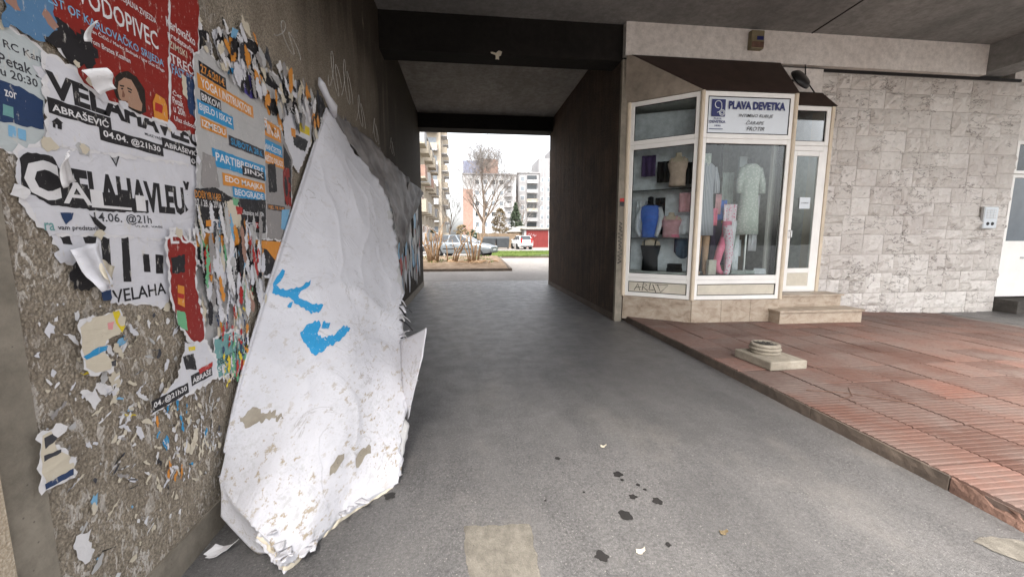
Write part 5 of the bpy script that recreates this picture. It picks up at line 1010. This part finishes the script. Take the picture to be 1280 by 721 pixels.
# litter
def litter(label, c, r_, mat, seed, lift=.03):
    rr = random.Random(seed); n_ = 10
    def f(u, v):
        x, y = (u - .5) * 2 * r_, (v - .5) * 1.4 * r_; return (c[0] + x + .3 * y, c[1] + y, .012 + lift * (u - .4) ** 2 * 3 + .006 * noise.noise(Vector((x * 40, y * 40, seed))))
    b = MB(); b.add(*grid(f, 6, 6)); b.f = [q for i, q in enumerate(b.f) if i not in (4, 5, 10, 11, 0)]; o = b.obj('litter_paper', mat); s_ = o.modifiers.new('t', 'SOLIDIFY'); s_.thickness = .002; tag(o, label, 'litter')
litter('crumpled white paper scrap lying against the wall foot', (-1.22, 1.95), .055, 'print_white', 3)
for k, (x, y, c_, lb) in enumerate(((1.33, 1.78, 'dry_leaf', 'small dry leaf lying on the asphalt near the frame bottom'), (.84, 1.71, 'print_cream', 'twig-like scrap lying beside the oil drip'), (1.0, 2.7, 'print_cream', 'tiny pale scrap on the open asphalt'))): litter(lb, (x, y), .022, c_ if c_ == 'dry_leaf' else c_, k + 8, .01)
rr = random.Random(41); random.seed(42)
for (x, y, r_) in ((.98, 2.12, .022), (.87, 1.975, .035), (1.105, 2.065, .03), (.975, 2.35, .03), (.64, 1.706, .03), (.625, 2.585, .018), (1.06, 2.23, .012), (1.08, 2.18, .01), (1.0, 1.74, .014), (.98, 2.29, .012), (-.47, 2.3, .03), (.45, 2.15, .008), (.7, 2.2, .008)):
    P = [(x + r_ * (1 + .5 * noise.noise(Vector((math.cos(q * .2618) * 1.3, math.sin(q * .2618) * 1.9, x * 40)))) * math.cos(q * .2618), y + r_ * 1.1 * (1 + .55 * noise.noise(Vector((math.cos(q * .2618) * 1.3, math.sin(q * .2618) * 1.9, x * 40)))) * math.sin(q * .2618)) for q in range(24)]
    b = MB(); b.add([(p[0], p[1], .0085) for p in P], [tuple(range(24))]); tag(b.obj('oil_stain', 'oil'), 'small dark oil drip spot on the asphalt', 'stain', 'oil drips on the asphalt')
# broken column foot on the pavement
t = thing('post_base', 'broken round post stub on a square concrete pad on the tiles', 'post base', (3.5, 4.13, .106), R(3))
def pad(u0): pass
b = MB(); b.box(-.24, .22, -.28, .28, 0, .1); o = b.obj('pad', 'old_concrete', t, bevel=.015)
MB().lathe([(r_ * .85, z_ * .85) for r_, z_ in [(.18, .104), (.185, .13), (.175, .145), (.165, .148), (.19, .155), (.2, .172), (.185, .188), (.165, .192), (.178, .2), (.185, .215), (.17, .24), (.15, .245), (.13, .225), (.05, .215)]], 28).obj('stub', 'old_concrete', t, (-.01, .07, .012), smooth=True)
b = MB(); rr = random.Random(6)
for k in range(7):
    a_ = rr.uniform(0, 6.28); r_ = rr.uniform(.02, .085); b.add(*grid(lambda u, v: (-.01 + r_ * math.cos(a_) + (u - .5) * .08, .07 + r_ * math.sin(a_) + (v - .5) * .07, .207 + rr.uniform(0, .018)), 3, 3))
b.obj('broken_core', 'dark_granite', t)
# spray mark on the tiles
g = thing('graffiti', 'faint red spray line across the red tiles', 'graffiti')
scribble('stroke', '', '', 'brick_edge', [(3.2, 3.3, .111), (3.5, 3.2, .111), (3.75, 3.0, .111), (3.9, 2.9, .111)], .004, g); scribble('stroke', '', '', 'brick_edge', [(3.3, 3.05, .111), (3.5, 3.12, .111), (3.65, 3.3, .111)], .004, g)

# ------------------------------------------------------------------ beyond the far mouth
def zg(y): return gnd(0, y)
# soil bed with kerb
def bed(u, v):
    x = -9 + 11 * u; y = 18.45 + 6.6 * v; e = min(1, v * 8); return (x, y, gnd(x, y) + .085 + .10 * math.sin(min(1, v * 1.5) * 1.57) + .05 * noise.noise(Vector((x * .9, y * .9, 3))) * e)
b = MB(); b.add(*grid(bed, 50, 30)); struct(b.obj('soil_bed', 'soil', None, smooth=True))
kb = struct(box('bed_kerb', 'kerb_concrete', None, -9, 2.15, 18.3, 18.44, 0, .12)); MB().hull([(2.02, 18.45, 0), (2.15, 18.45, 0), (2.15, 25.0, .2), (2.02, 25.0, .2)], [(2.02, 18.45, .12), (2.15, 18.45, .12), (2.15, 25.0, .33), (2.02, 25.0, .33)]).obj('kerb_stone', 'kerb_concrete', kb)
# lawn strips and path on the right
def strip(name, mat, pts, dz): b = MB(); b.add([(x, y, gnd(x, y) + dz) for x, y in pts], [tuple(range(len(pts)))]); return struct(b.obj(name, mat))
strip('lawn', 'lawn', [(2.16, 25.6), (30, 25.6), (30, 28.2), (6.5, 28.0), (4.2, 27.4)], .03); strip('lawn_back', 'lawn', [(2.2, 26.8), (3.2, 27.2), (6.0, 29.5), (30, 31.5), (30, 38), (1.6, 38), (1.8, 30)], .032)
struct(MB().box(2.3, 30, 25.42, 25.58, .1, .33).obj('lawn_kerb', 'kerb_concrete'))
rr = random.Random(51); b = MB()
for k in range(5200):
    if k % 3 == 0: x, y = rr.uniform(2.4, 9), rr.uniform(25.7, 27.9)
    elif k % 3 == 1: x, y = rr.uniform(2.0, 11), rr.uniform(31, 37.5)
    else: x, y = rr.uniform(-4, 1.5), rr.uniform(20.5, 24.5)
    if k % 3 == 0 and x > 3.6 and y > 27.3: continue
    if k % 3 == 2 and noise.noise(Vector((x, y, 0))) < .1: continue
    h = rr.uniform(.05, .12); a = rr.uniform(0, 3.1); dx, dy = math.cos(a) * .02, math.sin(a) * .02; z = gnd(x, y) + (.03 if y > 25 else .2); lx, ly = rr.uniform(-.04, .04), rr.uniform(-.04, .04)
    b.add([(x - dx, y - dy, z), (x + dx, y + dy, z), (x + lx, y + ly, z + h)], [(0, 1, 2)])
tag(b.obj('grass', 'grass'), 'short green grass on the verge and the soil bed', 'grass', kind='stuff')

# branching plants
def branch(bT, bC, p, d_, L, r, depth, rr, split=3, up=.1, thin=.62, spread=.6):
    n = 3 if depth > 1 else 2; pts = [p]; rad = [r]; q = Vector(p); dd = Vector(d_).normalized()
    for k in range(n):
        dd = (dd + Vector((rr.uniform(-.16, .16), rr.uniform(-.16, .16), up * .5))).normalized(); q = q + dd * L / n; pts.append(q.copy()); rad.append(max(.008, r * (1 - .4 * (k + 1) / n)))
    (bT if depth >= 4 else bC).tube(pts, rad, 6 if r > .05 else (4 if r > .015 else 3), False)
    if depth <= 0: return
    m = split + rr.randint(0, 1)
    for k in range(m):
        i = rr.randint(1, n); a = rr.uniform(0, 6.28); o_ = Vector((math.cos(a), math.sin(a), 0)); nd = (dd * rr.uniform(.6, 1) + o_ * spread * rr.uniform(.6, 1.2) + Vector((0, 0, up))).normalized()
        branch(bT, bC, pts[i], nd, L * rr.uniform(.58, .82), rad[i] * thin * rr.uniform(.8, 1.1), depth - 1, rr, split, up, thin, spread)
def bare_tree(label, x, y, h, seed, depth=5, r=.2, split=3, spread=.6, twig='twig', name='bare_tree', group=None):
    rr = random.Random(seed); z = zg(y); t = thing(name, label, 'tree', (x, y, z), 0, group); bT, bC = MB(), MB()
    trunk = [Vector((0, 0, -.1)), Vector((rr.uniform(-.1, .1), 0, h * .16)), Vector((rr.uniform(-.1, .1), 0, h * .3))]; bT.tube(trunk, [r * 1.2, r, r * .85], 8)
    for k in range(5):
        a = k * 1.26 + rr.uniform(-.3, .3); p = trunk[1].lerp(trunk[2], rr.uniform(.3, 1)); branch(bT, bC, p, Vector((math.cos(a) * spread, math.sin(a) * spread, 1)), h * .33, r * .5, depth - 1, rr, split, .16, .6, spread)
    branch(bT, bC, trunk[2], Vector((0, 0, 1)), h * .32, r * .8, depth, rr, split, .2, .62, spread)
    bT.obj('trunk', 'bark', t, smooth=True); bC.obj('crown', twig, t)
bare_tree('tall bare tree standing behind the parked cars', 2.55, 54, 13.2, 3, 6, .23, 3, .85)
bare_tree('small reddish bare tree in front of the grey tower', 9.2, 66, 8.5, 8, 4, .12, 3, .6, 'twig')
bare_tree('bare tree beside the cream apartment block', -2.2, 60, 8, 12, 4, .1, 3, .5, 'twig')
def leafy(label, x, y, h, w_, mat, seed, conic=True, name='conifer', cat='tree', n=2600, s=.22, z=None):
    rr = random.Random(seed); z = zg(y) if z is None else z; t = thing(name, label, cat, (x, y, z)); MB().tube([(0, 0, -.1), (0, 0, h * .5), (0, 0, h * .92)], [w_ * .06, w_ * .045, .01], 6).obj('trunk', 'bark', t)
    b = MB(); cl = [(rr.uniform(0, 6.28), rr.uniform(.04, .97), rr.uniform(.5, 1.1)) for _ in range(70)]
    for k in range(n):
        ca, ch, cr = rr.choice(cl); v = min(.99, max(.02, ch + rr.gauss(0, .04))); R_ = w_ * ((1 - v) ** .8 if conic else math.sin(v * 2.9 + .15) ** .7) * cr; a = ca + rr.gauss(0, .3); rad = R_ * rr.uniform(.35, 1) ** .6
        c = Vector((rad * math.cos(a), rad * math.sin(a), h * v)); u_ = Vector((rr.gauss(0, 1), rr.gauss(0, 1), rr.gauss(0, .6))).normalized(); w2 = u_.orthogonal().normalized(); ss = s * rr.uniform(.5, 1.2)
        b.add([c - u_ * ss, c + w2 * ss * .35, c + u_ * ss, c - w2 * ss * .35], [(0, 1, 2, 3)])
    b.obj('crown', mat, t)
leafy('dark green conifer between the bare tree and the tower', 7.3, 58, 6.2, 2.0, 'needles', 5); leafy('brownish leafy bush beside the dark conifer', 5.0, 58, 5.4, 1.4, 'dry_leaf', 6, False, 'bush', 'bush', 1500)
leafy('round green shrub behind the silver car, left', -4.6, 52, 2.4, 1.5, 'needles', 7, False, 'bush', 'bush', 900); leafy('olive shrub at the foot of the white apartment block', -.3, 56, 3.0, 1.6, 'dry_leaf', 9, False, 'bush', 'bush', 1100); leafy('small green bush behind the silver car roof', .9, 50, 2.2, 1.1, 'needles', 10, False, 'bush', 'bush', 800)
# pollarded shrubs in the bed
def pollard(label, x, y, seed, n, h, lean=0):
    rr = random.Random(seed); t = thing('cut_shrub', label, 'shrub', (x, y, zg(y) + .14))
    for k in range(n):
        a = rr.uniform(0, 6.28); bx, by = .22 * math.cos(a), .16 * math.sin(a); hh = h * rr.uniform(.55, 1.1); ox, oy = bx * 1.8 + rr.uniform(-.12, .12) + lean * hh, by * 1.5
        MB().tube([(bx, by, -.12), (bx + ox * .25, by + oy * .2, hh * .45), (bx + ox * .6, by + oy * .5, hh * .8), (bx + ox * .75, by + oy * .6, hh)], [.05, .038, .03, .022], 6).obj('stem', 'cut_stem', t, smooth=True)
        if rr.random() < .7: q = Vector((bx + ox * .6, by + oy * .5, hh * .8)); MB().tube([q, q + Vector((rr.uniform(-.2, .3), rr.uniform(-.2, .2), hh * .4)), q + Vector((rr.uniform(-.4, .6), rr.uniform(-.2, .2), hh * .75))], [.03, .02, .008], 4).obj('twig', 'cut_stem', t)
    MB().lathe([(.3, -.1), (.26, .05), (.18, .12)], 10).obj('root_stool', 'cut_stem', t)
pollard('thick pollarded shrub at the left of the soil bed', -1.65, 21.3, 3, 17, 1.5); pollard('sparse thin shrub between the two pollards', -.7, 21.5, 4, 7, 1.15, .35); pollard('spiky pollarded shrub nearest the car bonnet', .45, 20.9, 5, 9, 1.45, -.05)
rr = random.Random(61)
for k in range(9):
    x, y = .1 + rr.uniform(-.4, 1.7), 20.4 + rr.uniform(-.6, .8); a = rr.uniform(0, 3.14); z = zg(y) + .24; dx, dy = math.cos(a) * rr.uniform(.2, .5), math.sin(a) * .15
    tag(MB().tube([(x - dx, y - dy, z), (x, y, z + .03), (x + dx, y + dy, z)], [.03, .05, .035], 5).obj('cut_log', 'cut_stem'), 'short cut branch lying on the soil bed', 'branch', 'cut branches on the soil bed')

# cars
def car(label, x, y, rz, paint, L=4.4, W=1.74, H=1.44, hatch=False):
    t = thing('parked_car', label, 'car', (x, y, zg(y)), rz); hw = W / 2; a = L / 2    # nose toward +x
    if not hatch: st_ = [(-a, .50, .98, .80), (-a + .15, .30, 1.0, .93), (-a + .8, .24, 1.0, .98), (-.3, .22, .97, 1), (.75, .22, .97, 1), (a - .75, .24, .88, .99), (a - .2, .28, .74, .92), (a, .42, .66, .78)]
    else: st_ = [(-a, .42, 1.0, .84), (-a + .12, .28, 1.02, .95), (-a + .7, .24, 1.0, 1), (0, .22, .98, 1), (.6, .22, .97, 1), (a - .6, .24, .92, .98), (a - .15, .3, .78, .9), (a, .45, .68, .78)]
    vs = []; b = MB()
    for (sx, zb, zt, kw) in st_:
        w_ = hw * kw; prof = [(w_ * .9, zb), (w_ * .99, zb + .12), (w_, (zb + zt) / 2), (w_ * .98, zt - .1), (w_ * .9, zt), (w_ * .45, zt + .025)]
        vs += [(sx, yy, zz) for yy, zz in prof] + [(sx, -yy, zz) for yy, zz in reversed(prof)]
    m = 12; fs = [(i * m + k, (i + 1) * m + k, (i + 1) * m + (k + 1) % m, i * m + (k + 1) % m) for i in range(len(st_) - 1) for k in range(m)]
    b.add(vs, fs + [tuple(range(m)), tuple((len(st_) - 1) * m + k for k in range(m - 1, -1, -1))]); body = b.obj('body', paint, t, smooth=True); s_ = body.modifiers.new('e', 'EDGE_SPLIT'); s_.split_angle = R(40)
    # greenhouse
    x0, x1, x2, x3 = ((-a + .55, -a + 1.15, .25, 1.15) if not hatch else (-a + .08, -a + .5, .3, 1.15)); zb = .97; bw, tw = hw * .88, hw * .70
    bot = [(x0, -bw, zb), (x3, -bw, zb - .04), (x3, bw, zb - .04), (x0, bw, zb)]; top = [(x1, -tw, H), (x2, -tw, H), (x2, tw, H), (x1, tw, H)]
    MB().hull(bot, top).obj('cabin', paint, t, bevel=.05)
    def panel(p, q, r_, s4, nm='window', mt='pane_dark', k=.12, off=.012):
        P = [Vector(v) for v in (p, q, r_, s4)]; c = sum(P, Vector()) / 4; n_ = (P[1] - P[0]).cross(P[3] - P[0]).normalized()
        P = [c + (v - c) * (1 - k) + n_ * off for v in P]; MB().add(P + [v - n_ * off * 1.5 for v in P], [(0, 1, 2, 3), (7, 6, 5, 4)] + [(i, 4 + i, 4 + (i + 1) % 4, (i + 1) % 4) for i in range(4)]).obj(nm, mt, t)
    panel(bot[1], bot[2], top[2], top[1], 'windscreen', 'pane_grey'); panel(bot[3], bot[0], top[0], top[3], 'rear_window', 'pane_dark')
    for s_ in (0, 1):
        f = lambda A, B, k: tuple(A[i] + (B[i] - A[i]) * k for i in range(3))
        A, B, C_, D = (bot[0], bot[1], top[1], top[0]) if s_ == 0 else (bot[3], bot[2], top[2], top[3])
        for (k0, k1) in ((.0, .34), (.34, .66), (.66, .98)):
            q4 = [f(A, B, k0), f(A, B, k1), f(D, C_, k1), f(D, C_, k0)]
            panel(*(q4 if s_ == 0 else [q4[1], q4[0], q4[3], q4[2]]), 'side_window', 'pane_dark', .14)
    for sy in (-1, 1):
        for wx in (-a + .85, a - .85):
            wh = bpy.data.objects.new('wheel', None); COL.objects.link(wh); wh.parent = t; wh.location = (wx, sy * (hw - .11), .31); wh.rotation_euler = (R(90), 0, 0)
            MB().lathe([(.2, -.1), (.29, -.1), (.31, -.06), (.31, .06), (.29, .1), (.2, .1)], 20).obj('tyre', 'rubber', wh, smooth=True); MB().lathe([(.2, -.105), (.17, -.112), (.05, -.108)] if sy > 0 else [(.05, .108), (.17, .112), (.2, .105)], 14).obj('rim', 'chrome', wh)
            MB().lathe([(.36, -.125), (.36, .0)], 20).obj('arch', 'rubber', wh)
        MB().box(a - .16, a - .03, sy * hw * .62 - .16, sy * hw * .62 + .13, .58, .72).obj('headlight', 'lamp_clear', t, bevel=.03); MB().box(-a - .015, -a + .09, sy * hw * .7 - .12, sy * hw * .7 + .1, .68, .96 if not hatch else 1.2).obj('tail_light', 'lamp_red', t, bevel=.02)
        MB().box(.78, .95, sy * (hw + .02) - .07, sy * (hw + .02) + .07, .96, 1.08).obj('mirror', paint, t, bevel=.03)
        for dx in (-.55, .42): MB().box(dx, dx + .16, sy * hw * 1.0 - .012, sy * hw * 1.0 + .012, .8, .83).obj('door_handle', 'rubber', t)
        MB().box(-a + 1.25, a - 1.25, sy * hw - .012, sy * hw + .012, .52, .57).obj('side_trim', 'rubber', t)
    MB().box(a - .08, a + .02, -hw * .74, hw * .74, .3, .44).obj('front_bumper', 'car_dark', t, bevel=.03); MB().box(a - .06, a + .015, -.3, .3, .52, .64).obj('grille', 'car_dark', t); MB().box(-a - .02, -a + .08, -hw * .8, hw * .8, .3, .42).obj('rear_bumper', 'car_dark', t, bevel=.03)
    MB().box(-a - .022, -a - .002, -.26, .26, .62, .74).obj('number_plate', 'sign_white', t); MB().box(a + .0, a + .026, -.26, .26, .46, .56).obj('number_plate', 'sign_white', t)
    return t
car('silver car parked side-on behind the soil bed', -.15, 27.6, R(-24), 'car_silver', 4.6, 1.75, 1.46)
car('white hatchback seen from behind in front of the red garage', 6.3, 44.6, R(98), 'car_white', 3.8, 1.68, 1.46, True)
car('dark car half hidden at the left behind the silver car', -5.2, 33, R(-10), 'car_dark', 4.4, 1.72, 1.42)
# red garage, bin, fence
t = thing('garage', 'low garage with a red metal door behind the white car', 'garage', (9.3, 51, zg(51)))
MB().box(-1.75, 4.5, 0, 5, -.1, 2.35).obj('wall', 'facade_white', t); MB().box(-2.0, 4.8, -.3, 5.2, 2.352, 2.52).obj('roof', 'roof_sheet', t)
for k in range(9): MB().box(-1.5 + k * .32, -1.5 + k * .32 + .31, -.05, -.002, 0, 2.2).obj('door_board', 'garage_red', t)
for pl in ([(-1.3, 1.55), (-1.1, 1.8), (-1.0, 1.5), (-.8, 1.75)], [(-.7, 1.5), (-.5, 1.7), (-.45, 1.4), (-.2, 1.55)]): scribble('graffiti_stroke', '', '', 'sign_white', [(p[0], -.06, p[1]) for p in pl], .02, t)
t = thing('shed_roof', 'small pale gabled shed roof left of the red garage', 'shed', (6.9, 53, zg(53))); MB().hull([(-1.3, 0, 2.0), (.9, 0, 2.0), (.9, 3, 2.0), (-1.3, 3, 2.0)], [(.3, 0, 2.75), (.9, 0, 2.75), (.9, 3, 2.75), (.3, 3, 2.75)]).obj('roof', 'roof_sheet', t); MB().box(-1.0, .85, .2, 2.8, -.1, 1.998).obj('wall', 'timber', t)
def bin_(label, x, y, w_, h):
    t = thing('waste_container', label, 'container', (x, y, zg(y))); MB().hull([(-w_ * .46, -.5, .15), (w_ * .46, -.5, .15), (w_ * .46, .5, .15), (-w_ * .46, .5, .15)], [(-w_ / 2, -.6, h), (w_ / 2, -.6, h), (w_ / 2, .6, h), (-w_ / 2, .6, h)]).obj('tub', 'bin_grey', t, bevel=.04)
    MB().hull([(-w_ * .52, -.63, h + .002), (w_ * .52, -.63, h + .002), (w_ * .52, .63, h + .002), (-w_ * .52, .63, h + .002)], [(-w_ * .5, -.4, h + .22), (w_ * .5, -.4, h + .22), (w_ * .5, .4, h + .22), (-w_ * .5, .4, h + .22)]).obj('lid', 'bin_grey', t, bevel=.03)
    for s_ in (-1, 1): MB().lathe([(.08, -.03), (.08, .03)], 10).obj('wheel', 'rubber', t, (s_ * w_ * .4, -.5, .08)).rotation_euler = (R(90), 0, 0)
bin_('dark waste container behind the silver car bonnet, left one', 2.7, 45.5, 1.5, 1.15); bin_('dark waste container right of its twin near the white car', 4.25, 45.8, 1.5, 1.15)
t = thing('board_fence', 'brown board fence behind the waste containers', 'fence', (1.5, 49.5, zg(49)))
for k in range(26): MB().box(k * .2, k * .2 + .19, 0, .03, 0, 1.75 + .03 * (k % 3)).obj('board', 'timber', t)

# apartment blocks
def block(label, x, y, w_, dpt, h, mat, group='apartment blocks behind the car park'):
    t = thing('apartment_block', label, 'building', (x, y, 0), 0, group); MB().box(0, w_, 0, dpt, -.2, h).obj('wall', mat, t); MB().box(-.2, w_ + .2, -.2, dpt + .2, h + .002, h + .35).obj('roof', 'facade_grey', t); return t
def wfront(t, x, z, w_=1.2, h=1.4, y=0, sill=True, mat='pane_grey'):
    fr = MB().box(x, x + w_, y - .06, y - .002, z, z + h).obj('window', 'frame_white', t); MB().box(x + .08, x + w_ - .08, y - .075, y - .062, z + .08, z + h - .08).obj('pane', mat, fr)
def wside(t, X, y, z, w_=1.3, h=1.4, mat='pane_grey'):
    fr = MB().box(X + .002, X + .06, y, y + w_, z, z + h).obj('window', 'frame_white', t); MB().box(X + .062, X + .075, y + .08, y + w_ - .08, z + .08, z + h - .08).obj('pane', mat, fr)
def balc(t, x0, x1, y0, y1, z, mat, rail='facade_cream', h=1.0):
    s_ = MB().box(x0, x1, y0, y1, z - .15, z).obj('balcony', mat, t); b = MB(); b.box(x0, x1, y0, y0 + .08, z + .002, z + h)
    b.box(x0, x0 + .08, y0 + .081, y1, z + .002, z + h); b.box(x1 - .08, x1, y0 + .081, y1, z + .002, z + h); b.obj('railing', rail, s_)
A = block('near cream apartment block with rows of balconies at the left', -12, 37, 7.7, 22, 12.7, 'facade_cream'); rr = random.Random(71)
for f in range(4):
    for k in range(5):
        y = 1.0 + k * 4.2; z = 1.2 + f * 3.0; wside(A, 7.7, y, z, 1.3, 1.6, rr.choice(['pane_grey', 'pane_dark', 'brick_red'])); wside(A, 7.7, y + 2.0, z + .1, 1.2, 1.4)
        balc(A, 7.702, 8.55, y - .3, y + 1.9, z - .2, 'facade_cream', rr.choice(['facade_cream', 'facade_white', 'brick_red', 'facade_cream', 'facade_grey']))
B = block('tall cream apartment block with a blank end wall and corner balconies', -11, 72, 7.1, 16, 25, 'facade_cream')
for f in range(7):
    z = 1.5 + f * 3.0
    MB().box(4.6, 6.4, -.05, -.002, z, z + 1.9).obj('loggia', 'pane_grey', B); balc(B, 4.4, 6.6, -1.1, -.003, z - .2, 'facade_white', rr.choice(['facade_cream', 'facade_white', 'facade_white', 'facade_cream'])); balc(B, 7.102, 8.1, 2, 5, z - .2, 'facade_white', 'facade_cream'); balc(B, 7.102, 8.1, 9, 12, z - .2, 'facade_white', 'facade_cream')
C_ = block('broad white apartment block with a blue top storey behind the bare tree', -.3, 112, 14.5, 12, 18.4, 'facade_white')
MB().box(0.1, 5.4, -.12, 6, 18.4 + .36, 22).obj('blue_storey', 'facade_blue', C_); MB().box(5.6, 9.6, .2, 8, 18.4 + .36, 22.6).obj('stair_tower', 'brick_red', C_); MB().box(-.06, 2.6, -.16, -.003, 0, 14.5).obj('brick_bay', 'brick_red', C_)
for f in range(6):
    for k in range(5): wfront(C_, 3.2 + k * 2.2, 1.5 + f * 2.85, 1.25, 1.4, 0, mat=rr.choice(['pane_grey', 'pane_dark', 'pane_grey']))
    balc(C_, 11.2, 13.2, -1.1, -.003, 1.3 + f * 2.85, 'facade_white', 'facade_grey')
D = block('grey tower with a stack of dark balconies at the right', 15.4, 116, 6.0, 14, 19.6, 'facade_grey'); MB().box(6.002, 16, 1.0, 14, -.2, 24).obj('tall_wing', 'facade_grey', D); MB().box(9.5, 13, 2, 10, 24.002, 26.5).obj('lift_house', 'facade_grey', D)
for f in range(7):
    z = 1.2 + f * 2.65
    MB().box(2.5, 5.3, -.06, -.002, z, z + 1.9).obj('loggia', 'pane_dark', D); balc(D, 2.4, 5.4, -1.0, -.003, z - .2, 'facade_white', rr.choice(['facade_cream', 'facade_white', 'facade_grey', 'brick_red', 'facade_cream']), .8)
    wfront(D, .5, z + .2, 1.3, 1.4)
    for k in range(4): wfront(D, 6.7 + k * 1.75, z + .2, .85, 1.3, 1.0)
for k in range(9): MB().box(6.35 + k * 1.05, 6.5 + k * 1.05, .9, .998, 0, 23.5).obj('fin', 'facade_white', D)
